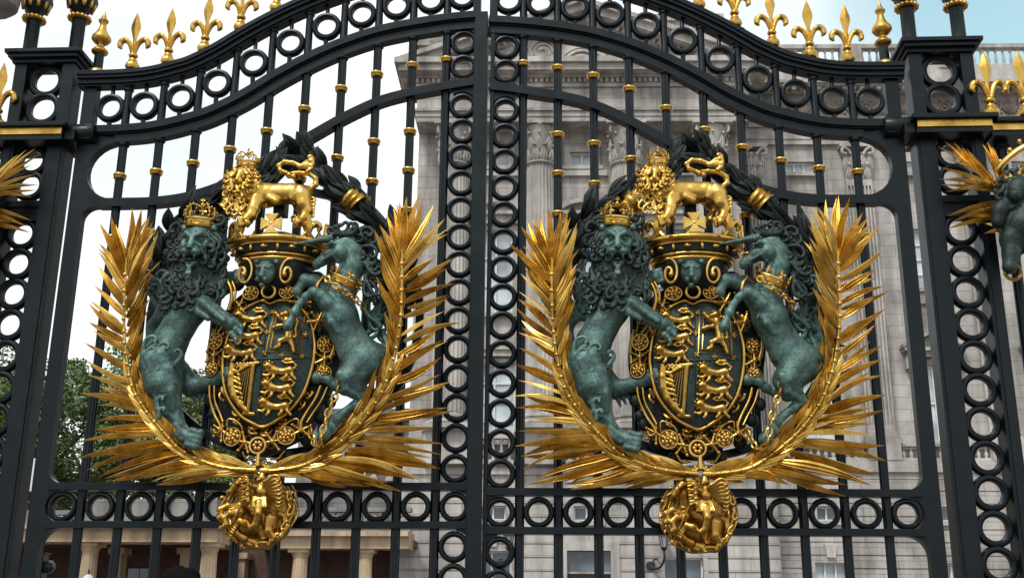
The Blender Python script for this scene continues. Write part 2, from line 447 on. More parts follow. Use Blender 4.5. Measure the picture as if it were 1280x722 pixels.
FLEURM = fleur_mesh(); FLEURM.materials.append(GOLD)
FBASEM = MB().lathe([(.062, 0), (.062, .014), (.040, .022), (.030, .05), (.020, .056)], (0, 0, 0), 16).mesh('socket', 40); FBASEM.materials.append(IRON)
def fleur(parent, x, y, z, sc=1.0):
    f = link('fleur_de_lis', FLEURM, None, parent, (x, y, z)); f.scale = (sc * 1.12, sc * 1.12, sc); f.rotation_euler = (random.uniform(-.012, .012), random.uniform(-.02, .02), random.uniform(-.12, .12))
    link('socket', FBASEM, None, f)
    return f
FINM = MB().lathe([(.036, .165), (.056, .180), (.058, .195), (.040, .215), (.022, .222), (.022, .246), (.030, .247), (.052, .262), (.068, .285), (.066, .305), (.044, .335), (.026, .375), (.020, .41), (.032, .425), (.036, .438), (.024, .452), (.013, .48), (.004, .515)], (0, 0, 0), 16).mesh('finial', 50)
FINM.materials.append(OLDGOLD)
FRINGM = MB().lathe([(.058, 0), (.060, .018), (.052, .040), (.038, .048)], (0, 0, 0), 16).mesh('gilded_ring', 50); FRINGM.materials.append(OLDGOLD)
FPOSTM = MB().lathe([(.036, .03), (.034, .19)], (0, 0, 0), 8).mesh('finial_post', 40); FPOSTM.materials.append(IRON)

def build_leaf(side, fr, label):
    root = empty('iron_gate_leaf', fr.m, label, 'gate', 'the two leaves of the palace gate')
    X = lambda s: side * s
    P2 = lambda c: [(X(p[0]), p[1]) for p in c]
    def part(nm, m, sm=None, par=root, mat=IRON): return m.build(nm, mat, par, sm)
    # arched double rail
    m = MB(); m.strip(P2(ARCH), P2(offs(ARCH, -.052)), -.05, .055); m.strip(P2(offs(ARCH, -.052)), P2(offs(ARCH, -.062)), -.032, .055)
    lo = [p for p in ARCH if p[0] < 2.56]
    m.strip(P2(offs(lo, -.066)), P2(offs(lo, -.122)), -.022, .050)
    m.strip(P2(offs(ARCH, -.0622)), P2(offs(ARCH, -.118)), -.006, .046); part('arched_rail', m)
    # top cornice rail
    m = MB(); m.strip(P2(TOPR), P2(offs(TOPR, -.030)), -.088, .088); m.strip(P2(offs(TOPR, -.0302)), P2(offs(TOPR, -.052)), -.076, .076); m.strip(P2(offs(TOPR, -.0522)), P2(offs(TOPR, -.085)), -.055, .055)
    m.strip(P2(offs(TOPR, -.0852)), P2(offs(TOPR, -.10)), -.040, .040); part('cornice_rail', m)
    m = MB(); m.strip(P2(MID), P2(offs(MID, -.060)), -.034, .05); part('middle_rail', m)
    for a, b in (ZR1, ZR2):
        m = MB(); m.box((X(.06), -.032, b), (X(S_IN - .02), .052, a)); part('lower_rail', m)
    m = MB(); m.box((X(.06), -.032, .12), (X(S_IN - .005), .052, .24)); part('foot_rail', m)
    # outer stile with its rounded corners
    zmt = zat(MID, 2.5); zmb = zmt - .052; zab = zat(ARCH, 2.6) - .120
    sc = S_IN - .018; r = (zab - zmt) / 2
    pts = [(S_OUT, .08), (S_OUT, zat(TOPR, 2.7) - .09), (S_IN + .002, zat(TOPR, 2.7) - .09), (S_IN + .002, zat(ARCH, 2.75) - .03), (2.55, zat(ARCH, 2.55) - .10)]
    pts += arc(sc - r * .92, (zab + zmt) / 2, r, 90, -90, 14)
    pts += [(sc - r, zmt - .026)]
    q = .095
    pts += [(S_IN - q - .03, zmb)] + arc(S_IN - q, zmb - q, q, 90, 0, 8)
    pts += arc(S_IN - q, ZR1[0] + q, q, 0, -90, 8)
    pts += arc(ROW[10], ZB, .1, 90, -90, 14)
    q = .12
    pts += arc(S_IN - q, ZR2[1] - q, q, 90, 0, 8) + [(S_IN, .08)]
    m = MB().plate([(X(a), b) for a, b in pts], -.016, .058); part('hinge_stile', m, 30)
    # meeting stile
    m = MB()
    if side < 0:
        m.box((-.056, -.055, .08), (.030, .05, zat(ARCH, .05) - .012)); m.box((-.064, -.03, .081), (-.0562, .05, zat(ARCH, .05) - .03))
    else:
        m.box((.034, -.02, .08), (.060, .05, zat(ARCH, .05) - .03))
    m.box((X(.022), -.03, zat(ARCH, .05) - .028), (X(.075), .04, zat(TOPR, .05) - .05))
    part('meeting_stile', m)
    # web plates of the ring column
    m = MB(); R1 = .098; c = COLS; e = .235
    zt = zat(ARCH, .13) - .10
    m.plate([(X(a), b) for a, b in [(.04, COLZ[0]), (.04, zt), (e, zt), (e, COLZ[0] + .085)] + arc(c, COLZ[0], R1, 60, 180, 10)], -.010, .040)
    zu, zl = COLZ[1], COLZ[2]
    part('web_plate', m, 30); m = MB(); m.plate([(X(a), b) for a, b in arc(c, zu, R1, 180, 300, 10) + [(e, zat(MID, .2) - .004), (e, zat(MID, .2) - .05)] + arc(c, zl, R1, 50, 180, 10)], -.010, .040)
    for a_, b_ in ((COLZ[16], COLZ[15]), (COLZ[17], COLZ[16])):
        part('web_plate', m, 30); m = MB(); m.plate([(X(a), b) for a, b in arc(c, b_, R1, 180, 262, 8) + arc(c, a_, R1, 98, 180, 8)], -.010, .040)
    part('web_plate', m, 30)
    # rings
    for z in COLZ: link('ring', RINGM, None, root, (X(COLS), .02, z))
    for s in ROW[1:]: link('ring', RINGM, None, root, (X(s), .02, ZB))
    # bars, in the arched frieze, under it and below
    edges = [.06] + BARS + [S_IN]
    for k, s in enumerate(BARS):
        zt = zat(ARCH, s) - .115; z1 = zat(ARCH, s) - .01; z2 = zat(TOPR, s) - .095
        m = MB()
        m.lathe([(.0295, .2), (.0295, zt)], (X(s), .016, 0), 24, ridge=fluted)
        m.lathe([(.026, zt - .035), (.040, zt - .022), (.040, zt + .01)], (X(s), .016, 0), 14)
        b = part('bar', m, 30)
        zs = [CO_UP[k]] + [rl(640, y, .05)[1] + 0 for y in CO_LO.get(k, [])]
        for z in zs: link('collar', COLLARM, None, b, (X(s), .016, z))
        m = MB(); m.lathe([(.030, z1), (.0285, z1 + .01), (.0255, z2 - .04), (.034, z2 - .036), (.034, z2 - .024), (.028, z2 - .02), (.042, z2 - .004), (.042, z2 + .02)], (X(s), 0, 0), 16); part('frieze_bar', m, 40)
    # frieze rings, centred between the short bars
    for i in range(11):
        s = (edges[i] + edges[i + 1]) / 2
        if i == 0: s = .155
        z0, z1 = zat(ARCH, s), zat(TOPR, s) - .10; zc = (z0 + z1) / 2 - .006
        o = link('frieze_ring', RINGM, None, root, (X(s), .0, zc)); o.scale = (1.1, 1, 1.12)
        m = MB(); m.lathe([(.020, 0), (.015, .01), (.015, z1 - zc - .10)], (X(s), 0, zc + .10), 10); part('stud', m, 40); m = MB(); m.lathe([(.015, 0), (.015, .01), (.018, zc - z0 - .09)], (X(s), 0, z0 - .01), 10); part('stud', m, 40)
    # crest of gilded lilies
    for k, s in enumerate(BARS):
        t = zat(TOPR, s); fleur(root, X(s - .004), 0, t - .012)
    zt = zat(TOPR, S_OUT - .08)
    f = link('finial', FINM, None, root, (X(S_OUT - .072), 0, zt)); link('finial_post', FPOSTM, None, f); link('gilded_ring', FRINGM, None, f)
    # hinge
    m = MB(); zc = zat(ARCH, 2.72) - .055
    m.lathe([(.062, -.10), (.070, -.09), (.070, .09), (.062, .10)], (X(S_OUT - .035), -.025, zc), 20, axis=(1, 0, 0))
    m.box((X(S_OUT - .12), -.075, zc - .055), (X(S_OUT - .065), .05, zc + .075)); part('hinge', m, 40)
    return root
LEAF_L = build_leaf(-1, LF, 'left leaf of the black iron gate, pale sky and trees behind its rings')
LEAF_R = build_leaf(1, RF, 'right leaf of the black iron gate, grey stone palace front behind its rings')

# ------------------------------------------------------------------ the two piers and the railing beside them
def build_pier(side, fr, label):
    X = lambda s: side * s
    root = empty('gate_pier', fr.m, label, 'gate pier', 'openwork iron piers beside the gate')
    def part(nm, m, sm=None, mat=IRON, par=root): return m.build(nm, mat, par, sm)
    A0 = rl(1148, 200, .05)[0]; A1 = rl(1172.5, 200, .05)[0]; B0 = rl(1229, 301, .05)[0]; B1 = rl(1241.5, 301, .05)[0] + .02
    zE0 = rl(1160, 165, .15)[1]; zG0 = rl(1160, 158.5, .15)[1]; zG1 = rl(1160, 149.6, .15)[1]; zE1 = rl(1160, 143, .17)[1]
    cx_ = (A1 + B0) / 2
    for a, b in ((A0, A1), (B0, B1)):
        m = MB(); m.box((X(a), -.05, 0), (X(b), .10, zE0 + .02)); m.box((X(a + .02), -.058, .2), (X(b - .018), -.0502, zE0 - .01)); part('post', m)
    rk = (B0 - A1) / 2 / .0955; rr = .0955 * rk
    RM = ring_mesh(rk, 'ring'); RM.materials.append(IRON)
    z = rl(1200.6, 287)[1]; st = .2115 * 1.0; zs = [z - st * i for i in range(0, 21) if z - st * i > .3]
    z1 = rl(1187, 192)[1]; zs += [z1, z1 - st * .86 * 1.0]
    for q in zs: link('ring', RM, None, root, (X(cx_), .02, q))
    m = MB(); za, zb = rl(1195, 246)[1], rl(1195, 268)[1]
    m.box((X(A1), -.03, za), (X(B0), .07, za - .045)); m.box((X(A1), -.02, za - .052), (X(B0), .06, zb - .02)); part('cross_plate', m)
    # entablature with its gilded band
    m = MB(); m.box((X(A0 - .02), -.15, zE0), (X(B1 + .03), .17, zG0 - .004)); m.box((X(A0 - .015), -.135, zG0 - .004), (X(B1 + .025), .16, zG1)); m.box((X(A0 - .05), -.19, zG1 + .001), (X(B1 + .06), .2, zE1)); part('entablature', m)
    m = MB(); m.box((X(A0 - .016), -.158, zG0), (X(B1 + .027), -.136, zG1 - .004)); part('gilded_band', m, None, GOLD)
    m = MB(); m.box((X(A0 - .09), -.12, zE0 + .012), (X(A0 - .0205), .1, zE1 - .03)); part('hinge_bracket', m)
    # open box above
    zC0 = rl(1180, 61.5, .1)[1]; zC1 = rl(1180, 43.5, .14)[1]
    U0, U1 = A0 + .005, rl(1220, 100, .05)[0]
    for a, b in ((U0, U0 + .085), (U1 - .085, U1)):
        m = MB(); m.box((X(a), -.05, zE1), (X(b), .10, zC0 + .01)); part('upper_post', m)
    ux = (U0 + U1) / 2; uk = (U1 - U0 - .17) / 2 / .0955
    RU = ring_mesh(uk * 1.02, 'upper_ring'); RU.materials.append(IRON)
    zu = rl(1180.5, 88.7)[1]; zv = rl(1185, 124.5)[1]
    for q in (zu, zv): link('upper_ring', RU, None, root, (X(ux), .02, q))
    m = MB(); hh = (zC1 - zC0) / 3
    m.box((X(U0 - .015), -.07, zC0), (X(U1 + .015), .12, zC0 + hh)); m.box((X(U0 - .035), -.10, zC0 + hh + .001), (X(U1 + .035), .15, zC0 + 2 * hh)); m.box((X(U0 - .055), -.12, zC0 + 2 * hh + .001), (X(U1 + .055), .17, zC1)); part('cornice', m)
    # two gilded baluster columns on top
    for q in (U0 + .045, U1 - .05):
        m = MB(); m.lathe([(.052, 0), (.050, .02), (.050, .27), (.055, .285)], (X(q), .02, zC1), 8); m.lathe([(.045, .33), (.05, .35), (.09, .40), (.105, .45), (.095, .52), (.06, .55)], (X(q), .02, zC1), 12, ridge=lambda k, n, h: 1 + .08 * (k % 2)); c = part('finial_column', m, 35)
        g = MB(); g.lathe([(.060, 0), (.068, .012), (.068, .026), (.055, .036)], (X(q), .02, zC1), 16); g.build('gilded_ring', OLDGOLD, c, 50); g = MB()
        for k in range(14):
            t = 2 * math.pi * k / 14; g.ball((X(q) + .068 * math.cos(t), .02 + .068 * math.sin(t), zC1 + .305), .018, 8)
        g.lathe([(.062, .29), (.062, .32)], (X(q), .02, zC1), 14); g.build('bead_ring', OLDGOLD, c, 50); g = MB()
        for k in range(10):
            t = 2 * math.pi * (k + .5) / 10; g.ball((X(q) + .085 * math.cos(t), .02 + .085 * math.sin(t), zC1 + .43), .026, 8, (.75, .75, 2.2))
        g.build('gilded_leaves', OLDGOLD, c, 50); g = MB(); g.ball((X(q), .02, zC1 + .60), .06, 12); g.build('ball_top', OLDGOLD, c, 50)
    return root, B1, (zE0, zG0, zG1, zE1), (rl(1195, 246)[1], rl(1195, 268)[1])
PIER_L, B1, ZE, ZX = build_pier(-1, LF, 'openwork iron pier at the left edge, two turned finials on its cap')
PIER_R, B1, ZE, ZX = build_pier(1, RF, 'openwork iron pier right of the gate, blue sky behind its two finials')
def build_railing(side, fr, label):
    X = lambda s: side * s
    root = empty('side_fence', fr.m, label, 'fence', 'railings beyond the piers')
    a, b = B1 + .031, B1 + 1.1; zE0, zG0, zG1, zE1 = ZE; d = -.018
    m = MB(); m.box((X(a), -.12, zE0 + d), (X(b), .14, zG0 - .004 + d)); m.box((X(a), -.105, zG0 - .004 + d), (X(b), .13, zG1 + d)); m.box((X(a + .03), -.16, zG1 + .001 + d), (X(b), .17, zE1 + d)); m.build('entablature', IRON, root)
    m = MB(); m.box((X(a), -.128, zG0 + d), (X(b), -.106, zG1 - .004 + d)); m.build('gilded_band', GOLD, root)
    m = MB(); m.box((X(a - .03), -.03, ZX[0]), (X(b), .07, ZX[0] - .045)); m.box((X(a - .03), -.03, ZX[1]), (X(b), .07, ZX[1] - .05)); m.build('cross_rail', IRON, root)
    m = MB(); m.box((X(a - .03), -.03, .3), (X(b), .07, .2)); m.build('foot_rail', IRON, root)
    for k in range(5):
        s = a + .10 + .225 * k
        m = MB(); m.lathe([(.034, .1), (.034, zE0 - .06), (.052, zE0 - .05), (.052, zE0 - .03), (.040, zE0 - .025), (.058, zE0 - .005), (.058, zE0)], (X(s), .02, 0), 14); m.build('bar', IRON, root, 40)
        fleur(root, X(s - .065), -.06, zE1 + d - .008, 1.08)
    return root
RAIL_L = build_railing(-1, LF, 'railing with gilded lilies cut by the left edge of the picture')
RAIL_R = build_railing(1, RF, 'railing with gilded lilies right of the right pier')
# ------------------------------------------------------------------ the coat of arms (built once, copied to the other leaf)
EO = RF.at(872, 690, 0.0)
U = .00488
def E(px, py, w=.25): return RF.at(px, py, w) - EO
def EP(pts, w=None):
    return [E(p[0], p[1], p[2] if len(p) > 2 else w) for p in pts]

def blade(m, a, b, half, face, sag=0.0, prof=((-1, -.05), (-.70, .34), (-.36, .06), (0, .52), (.36, .06), (.70, .34), (1, -.05), (0, -.35)), shape=((0, .40), (.12, .74), (.30, 1), (.55, .82), (.8, .44), (1, .02)), side=0.0):
    """a folded pointed leaf from a to b; face = direction its upper side looks to"""
    a, b = np.asarray(a, float), np.asarray(b, float); d = nrm(b - a); Lh = np.linalg.norm(b - a)
    face = nrm(face - d * np.dot(face, d)); u = np.cross(d, face); vs = []; fs = []; n = len(prof)
    ts = [0, .07, .16, .28, .42, .56, .70, .84, .94, 1]
    for t in ts:
        c = a + (b - a) * t + face * sag * math.sin(math.pi * t) + u * side * math.sin(math.pi * t)
        hw = half * float(np.interp(t, [s[0] for s in shape], [s[1] for s in shape]))
        for x, y in prof: vs.append(c + u * hw * x + face * hw * y)
    for i in range(len(ts) - 1):
        for k in range(n): fs.append((i * n + k, i * n + (k + 1) % n, (i + 1) * n + (k + 1) % n, (i + 1) * n + k))
    fs += [tuple(range(n))[::-1], tuple((len(ts) - 1) * n + k for k in range(n))]
    m.add(vs, fs)
def wd(y):
    """the palm branches lean forward towards their tips"""
    return .095 + .225 * float(np.clip((585 - y) / 300, 0, 1))
def leaf_row(m, keys, n, w0, w1, half, rng, jit=2.0, tilt=.45, short=.06):
    K = np.array(keys, float); ln = np.r_[0, np.cumsum(np.linalg.norm(np.diff(K[:, 2:], axis=0), axis=1) + 6)]; T = np.interp(np.linspace(0, ln[-1], n), ln, np.arange(len(K)))
    for i, t in enumerate(T):
        j = min(int(t), len(K) - 2); q = K[j] + (K[j + 1] - K[j]) * (t - j)
        bx, by, tx, ty = q + np.r_[0, 0, rng.normal(0, jit, 2)]
        f = 1 - abs(rng.normal(0, short)); tx, ty = bx + (tx - bx) * f, by + (ty - by) * f
        a = E(bx, by, w0 + wd(by) + rng.uniform(-.01, .01)); b = E(tx, ty, w1 + wd(ty) + rng.uniform(-.06, .07))
        px_len = math.hypot(tx - bx, ty - by)
        blade(m, a, b, half * rng.uniform(.85, 1.15) * (.62 + .46 * px_len / 90), np.array([rng.normal(0, tilt), -1, rng.normal(.25, tilt)]), rng.uniform(-.006, .030) * px_len / 70, side=rng.uniform(-.022, .022) * px_len / 70)
def palm(parent, keysO, keysI, rachis, nO, nI, rng):
    m = MB()
    leaf_row(m, keysO, nO - 12, .15, .08, .027, rng, 9, .5, .12)            # a deeper row
    leaf_row(m, keysO, nO, .20, .17, .0265, rng, 3.5, .45, .07)
    leaf_row(m, keysI, nI, .20, .18, .026, rng, 2.5, .45)
    leaf_row(m, keysI, nI, .16, .11, .027, rng, 5, .5)
    # overlapping sheaths that clothe the rib
    P = catmull([np.array([x, y]) for x, y in rachis], 8); sl = np.r_[0, np.cumsum(np.linalg.norm(np.diff(np.array(P), axis=0), axis=1))]
    for j in range(int(sl[-1] / 6.5)):
        q = 6 + j * 6.5
        if q > sl[-1] * .58: break
        s1 = min(q + 46 * (1 - .45 * q / sl[-1]), sl[-1]); g = lambda u, k: np.interp(u, sl, [p[k] for p in P])
        a = np.array([g(q, 0), g(q, 1)]); b = np.array([g(s1, 0), g(s1, 1)]); t = nrm(b - a); nn = np.array([-t[1], t[0]])
        for sg in (-1, 1):
            off = rng.uniform(8, 17) * (1 - .75 * q / sl[-1])
            blade(m, E(*(a + nn * sg * 2), .205 + wd(a[1]) + rng.uniform(-.01, .01)), E(*(b + nn * sg * off), .195 + wd(b[1]) + rng.uniform(-.03, .02)), .024, np.array([nn[0] * sg * .8, -1, -nn[1] * sg * .8]) + rng.normal(0, .15, 3), .012)
    f = m.build('palm_frond', GOLD, parent, 28)
    pts = catmull([E(x, y, .225 + wd(y)) for x, y in rachis], 5)
    s = MB().tube(pts, np.linspace(.019, .007, len(pts)), 8)
    for p in pts[2:-1:2]: s.ball(p + np.array([0, -.008, 0]), .014, 8, (1, .8, 1))
    s.build('stem', GOLD, f, 45)
    return f

CO = empty('coat_of_arms', RF.m @ Matrix.Translation(Vector(tuple(EO))), 'gilt and green bronze royal arms on the right gate leaf, stone palace front behind', 'coat of arms', 'royal arms fixed to the gate leaves')
rng = np.random.default_rng(3)
PR_O = [(925, 592, 985, 606), (945, 588, 1030, 609), (958, 583, 1061, 609), (976, 575, 1098, 607), (993, 560, 1108, 590), (998, 555, 1110, 574), (1004, 549, 1110, 558), (1014, 536, 1095, 530), (1022, 525, 1115, 505), (1031, 507, 1110, 473), (1040, 476, 1107, 441), (1043, 461, 1098, 421), (1049, 425, 1100, 392), (1051, 400, 1101, 373), (1051, 380, 1109, 355), (1049, 352, 1100, 312), (1048, 338, 1101, 288), (1048, 325, 1082, 264), (1048, 318, 1071, 248), (1046, 315, 1044, 242)]
PR_I = [(905, 590, 945, 568), (940, 578, 985, 540), (975, 550, 1010, 505), (1005, 515, 1026, 468), (1027, 480, 1034, 435), (1041, 440, 1027, 393), (1047, 400, 1019, 350), (1046, 370, 1012, 308), (1045, 345, 1009, 278), (1044, 330, 1017, 254), (1045, 322, 1030, 247)]
PR_R = [(878, 592), (905, 591), (940, 583), (975, 560), (1004, 533), (1027, 500), (1040, 465), (1047, 430), (1050, 395), (1049, 355), (1047, 312)]
PL_O = [(845, 594, 770, 608), (830, 590, 740, 607), (815, 586, 712, 606), (800, 579, 690, 604), (773, 571, 659, 604), (766, 561, 647, 597), (757, 556, 643, 578), (752, 552, 641, 566), (747, 541, 640, 549), (735, 528, 660, 520), (723, 514, 640, 502), (708, 492, 640, 468), (700, 467, 640, 432), (695, 440, 644, 415), (692, 420, 641, 381), (691, 398, 645, 359), (690, 372, 647, 317), (689, 352, 643, 297), (689, 340, 659, 268), (690, 330, 683, 259)]
PL_I = [(850, 590, 805, 570), (812, 578, 775, 552), (775, 560, 745, 528), (745, 530, 722, 492), (715, 490, 706, 450), (700, 450, 712, 408), (694, 415, 716, 366), (692, 385, 719, 328), (691, 360, 721, 288), (691, 345, 716, 268), (690, 335, 702, 260)]
PL_R = [(872, 592), (840, 589), (806, 581), (773, 565), (748, 541), (723, 512), (706, 484), (697, 450), (692, 415), (690, 373), (690, 322)]
palm(CO, PR_O, PR_I, PR_R, 27, 27, rng); palm(CO, PL_O, PL_I, PL_R, 27, 27, rng)

# laurel swag behind the figures
def laurel(parent, path, n, w, half, length, rng, splay=.6, name='laurel_swag'):
    pts = catmull([E(x, y, w) for x, y in path], 8); m = MB(); P = np.array(pts); s = np.r_[0, np.cumsum(np.linalg.norm(np.diff(P, axis=0), axis=1))]
    m.tube(pts, .055, 10)
    for i in range(n):
        t = s[-1] * (i + rng.uniform(0, 1)) / n; k = int(np.clip(np.searchsorted(s, t), 1, len(P) - 1))
        c = P[k]; d = nrm(P[min(k + 2, len(P) - 1)] - P[max(k - 2, 0)])
        side = nrm(np.cross(d, np.array([0, -1., 0]))); a = rng.uniform(-1, 1)
        q = nrm(d + side * a * splay + np.array([0, rng.normal(-.08, .25), 0])); L_ = length * rng.uniform(.75, 1.2)
        b0 = c + side * a * .06 + np.array([0, -rng.uniform(.02, .075), 0]) - d * .06
        blade(m, b0, b0 + q * L_, half * rng.uniform(.8, 1.2), np.array([rng.normal(0, .4), -1, rng.normal(0, .4)]), rng.uniform(0, .02), prof=((-1, .12), (-.5, .22), (-.08, .05), (0, .16), (.08, .05), (.5, .22), (1, .12), (.5, .02), (-.5, .02)), shape=((0, .15), (.15, .62), (.38, 1), (.65, .86), (.88, .38), (1, .02)))
    return m.build(name, DARKBR, parent, 35)
SW_R = [(1024, 395), (1020, 358), (1007, 318), (985, 284), (956, 257), (928, 240), (905, 222), (884, 204), (862, 186)]
SW_L = [(712, 365), (716, 322), (728, 288), (750, 262), (778, 250), (802, 244), (826, 228), (845, 208), (858, 190)]
swl = laurel(CO, SW_L, 90, .10, .036, .16, rng, .5); swr = laurel(CO, SW_R, 100, .10, .036, .16, rng, .5)
m = MB()
for a in (-.7, -.35, 0, .35, .7, .1):
    blade(m, E(862 + 14 * a, 205, .13), E(862 + 40 * a + 3, 172 + 10 * abs(a), .12), .024, np.array([a * .5, -1, .1]), .01)
m.build('laurel_tip', DARKBR, swr, 35)
def ribbon(parent, path, w, rad):
    pts = catmull([E(x, y, w) for x, y in path], 4); m = MB()
    m.tube(pts, [rad * (1 + .07 * math.cos(i * 2.1)) for i in range(len(pts))], 18)
    return m.build('gilt_ribbon', GOLD, parent, 40)
ribbon(swl, [(782, 263), (789, 255), (797, 250), (805, 245)], .13, .082); ribbon(swr, [(955, 258), (948, 252), (940, 246)], .13, .094)
m = MB(); c = E(868, 398, .06)
m.ring(c, [(.905, -.02), (.905, .02), (.855, .02), (.855, -.02)], 72); m.build('mounting_ring', IRON, CO, 30)

# cartouche, shield and its charges
def dome(m, outl, w, rise, n=9, thick=.04):
    C = np.mean(outl, axis=0); k = len(outl); vs = []; fs = []
    for i in range(n + 1):
        f = 1 - i / (n + .35)
        for p in outl:
            q = C + (p - C) * f; vs.append(E(q[0], q[1], w + rise * (1 - f ** 2.2)))
    for i in range(n):
        for j in range(k): fs.append((i * k + j, i * k + (j + 1) % k, (i + 1) * k + (j + 1) % k, (i + 1) * k + j))
    fs.append(tuple(n * k + j for j in range(k)))
    b = len(vs); vs += [E(p[0], p[1], w - thick) for p in outl]
    for j in range(k): fs.append((b + j, b + (j + 1) % k, (j + 1) % k, j))
    fs.append(tuple(b + j for j in range(k))[::-1])
    return m.add(vs, fs)
def closed2(pts, n=5): return [p for p in catmull([np.array(p, float) for p in pts], n, True)]
CART = closed2([(866, 366), (845, 358), (822, 366), (803, 385), (790, 412), (785, 445), (788, 472), (800, 500), (808, 528), (822, 548), (846, 562), (872, 574), (898, 562), (922, 548), (934, 528), (944, 500), (953, 470), (957, 435), (953, 405), (940, 382), (918, 366), (890, 358)])
m = MB(); dome(m, CART, .20, .05, 6, .06); cart = m.build('cartouche', DARKBR, CO, 40)
SH = closed2([(866, 380), (857, 376), (846, 379), (830, 390), (820, 408), (814, 433), (813, 455), (818, 484), (828, 504), (845, 523), (862, 532.5), (872.7, 536.5), (884, 532.5), (905, 517), (921, 494), (928.5, 465), (930, 442), (928, 425), (920, 402), (905, 384), (890, 376), (875, 376)])
SHC = np.mean(SH, axis=0)
WS, RS = .295, .075
def shw(x, y):
    """how far the shield's skin stands out at that pixel"""
    v = np.array([x, y]) - SHC; a = math.atan2(v[1], v[0]); best = 1e9
    for i in range(len(SH)):
        q = SH[i] - SHC; da = abs((math.atan2(q[1], q[0]) - a + math.pi) % (2 * math.pi) - math.pi)
        if da < best: best = da; rr = np.linalg.norm(q)
    f = min(1, np.linalg.norm(v) / rr); return WS + RS * (1 - f ** 2.2)
m = MB(); dome(m, SH, WS, RS, 9, .06); SHIELDM = mat_bronze('shield_bronze', .40); shield = m.build('shield', SHIELDM, CO, 40)
m = MB(); m.tube([E(p[0], p[1], WS + .012) for p in SH], .0115, 8, True); m.build('gilt_rim', GOLD, shield, 50)
m = MB(); m.tube([E(868.5, y, shw(868.5, y) + .004) for y in range(384, 532, 6)], .005, 6); m.tube([E(x, 450 - (x - 870) * .03, shw(x, 450) + .004) for x in range(818, 928, 6)], .005, 6); m.build('quarter_line', SHIELDM, shield, 40)

def small_lion(name, rampant=False):
    s = Sculpt(.0029); u = U * 1.03
    P = lambda x, y, d=0.0: np.array([x * u, -d * u, -y * u])
    if not rampant:
        s.limb([P(-8, -1, 3), P(2, 1, 3), P(11, -1, 3)], [5.2 * u, 3.7 * u, 4.6 * u], 1.6 * u)
        s.ball(P(-14, -5, 5), 5.6 * u, 2 * u); s.ball(P(-17, -4, 8), 2.6 * u, 1 * u)
        for k in range(9):
            a = 2 * math.pi * k / 9; s.ball(P(-14 + 5.6 * math.cos(a), -5 + 5.6 * math.sin(a), 5), 2.0 * u, .4 * u)
        s.limb([P(-10, 2, 3), P(-15, 6, 4), P(-20, 5, 4)], [2.6 * u, 1.9 * u, 1.7 * u], 1 * u)
        s.limb([P(-7, 3, 3), P(-8, 8, 4), P(-10, 10, 4)], [2.6 * u, 1.8 * u, 1.8 * u], 1 * u)
        s.limb([P(12, 1, 3), P(14, 6, 4), P(18, 10, 4)], [3.4 * u, 2 * u, 1.7 * u], 1 * u)
        s.limb([P(8, 2, 3), P(7, 7, 4), P(4, 10, 4)], [3 * u, 2 * u, 1.7 * u], 1 * u)
        s.limb([P(15, -2, 3), P(18, -6, 3), P(14, -10, 3), P(6, -9, 3), P(1, -11, 3), P(5, -13.5, 3), P(11, -13, 3)], [1.3 * u] * 5 + [1.7 * u, 2.4 * u], .6 * u)
    else:
        s.limb([P(2, -12, 3), P(4, -4, 3), P(5, 5, 3)], [5 * u, 4 * u, 5 * u], 2 * u)
        s.ball(P(1, -19, 4), 4.6 * u, 2 * u); s.ball(P(-3, -18, 6), 2.4 * u, 1 * u)
        for k in range(8):
            a = 2 * math.pi * k / 8; s.ball(P(2 + 5 * math.cos(a), -17 + 5 * math.sin(a), 4), 1.8 * u, .4 * u)
        s.limb([P(0, -12, 3), P(-6, -16, 4), P(-10, -21, 4)], [2.6 * u, 1.9 * u, 1.9 * u], 1 * u)
        s.limb([P(0, -8, 3), P(-7, -7, 4), P(-12, -5, 4)], [2.6 * u, 1.9 * u, 1.9 * u], 1 * u)
        s.limb([P(5, 6, 3), P(9, 13, 4), P(11, 20, 4)], [3.8 * u, 2.2 * u, 1.9 * u], 1 * u)
        s.limb([P(3, 6, 3), P(-4, 9, 4), P(-4, 14, 4), P(-8, 16, 4)], [3.6 * u, 2.4 * u, 1.9 * u, 1.8 * u], 1 * u)
        s.limb([P(8, 6, 3), P(12, 4, 3), P(11, -4, 3), P(13, -11, 3), P(10, -16, 3)], [1.4 * u, 1.2 * u, 1.2 * u, 1.6 * u, 2.6 * u], .6 * u)
    return s.mesh(name, 1)
PLM = small_lion('passant_lion'); PLM.materials.append(GOLD); RLM = small_lion('rampant_lion', True); RLM.materials.append(GOLD)
for k, (x, y) in enumerate([(847, 401), (845, 422), (840, 443), (894, 466), (893, 488), (890, 511)]):
    o = link('passant_lion', PLM, None, shield, tuple(E(x, y, shw(x, y) - .004))); o.scale = (1.05, 1.3, 1.05)
o = link('rampant_lion', RLM, None, shield, tuple(E(893, 418, shw(893, 418) - .004))); o.scale = (1.22, 1.5, 1.2)
m = MB()
for d in (0, 5.0):
    q = [(874 + d, 392 + d), (913 - d, 395 + d), (915 - d, 444 - d), (873 + d, 441 - d)]
    m.tube([E(x, y, shw(x, y) + .006) for x, y in q], .0062, 6, True)
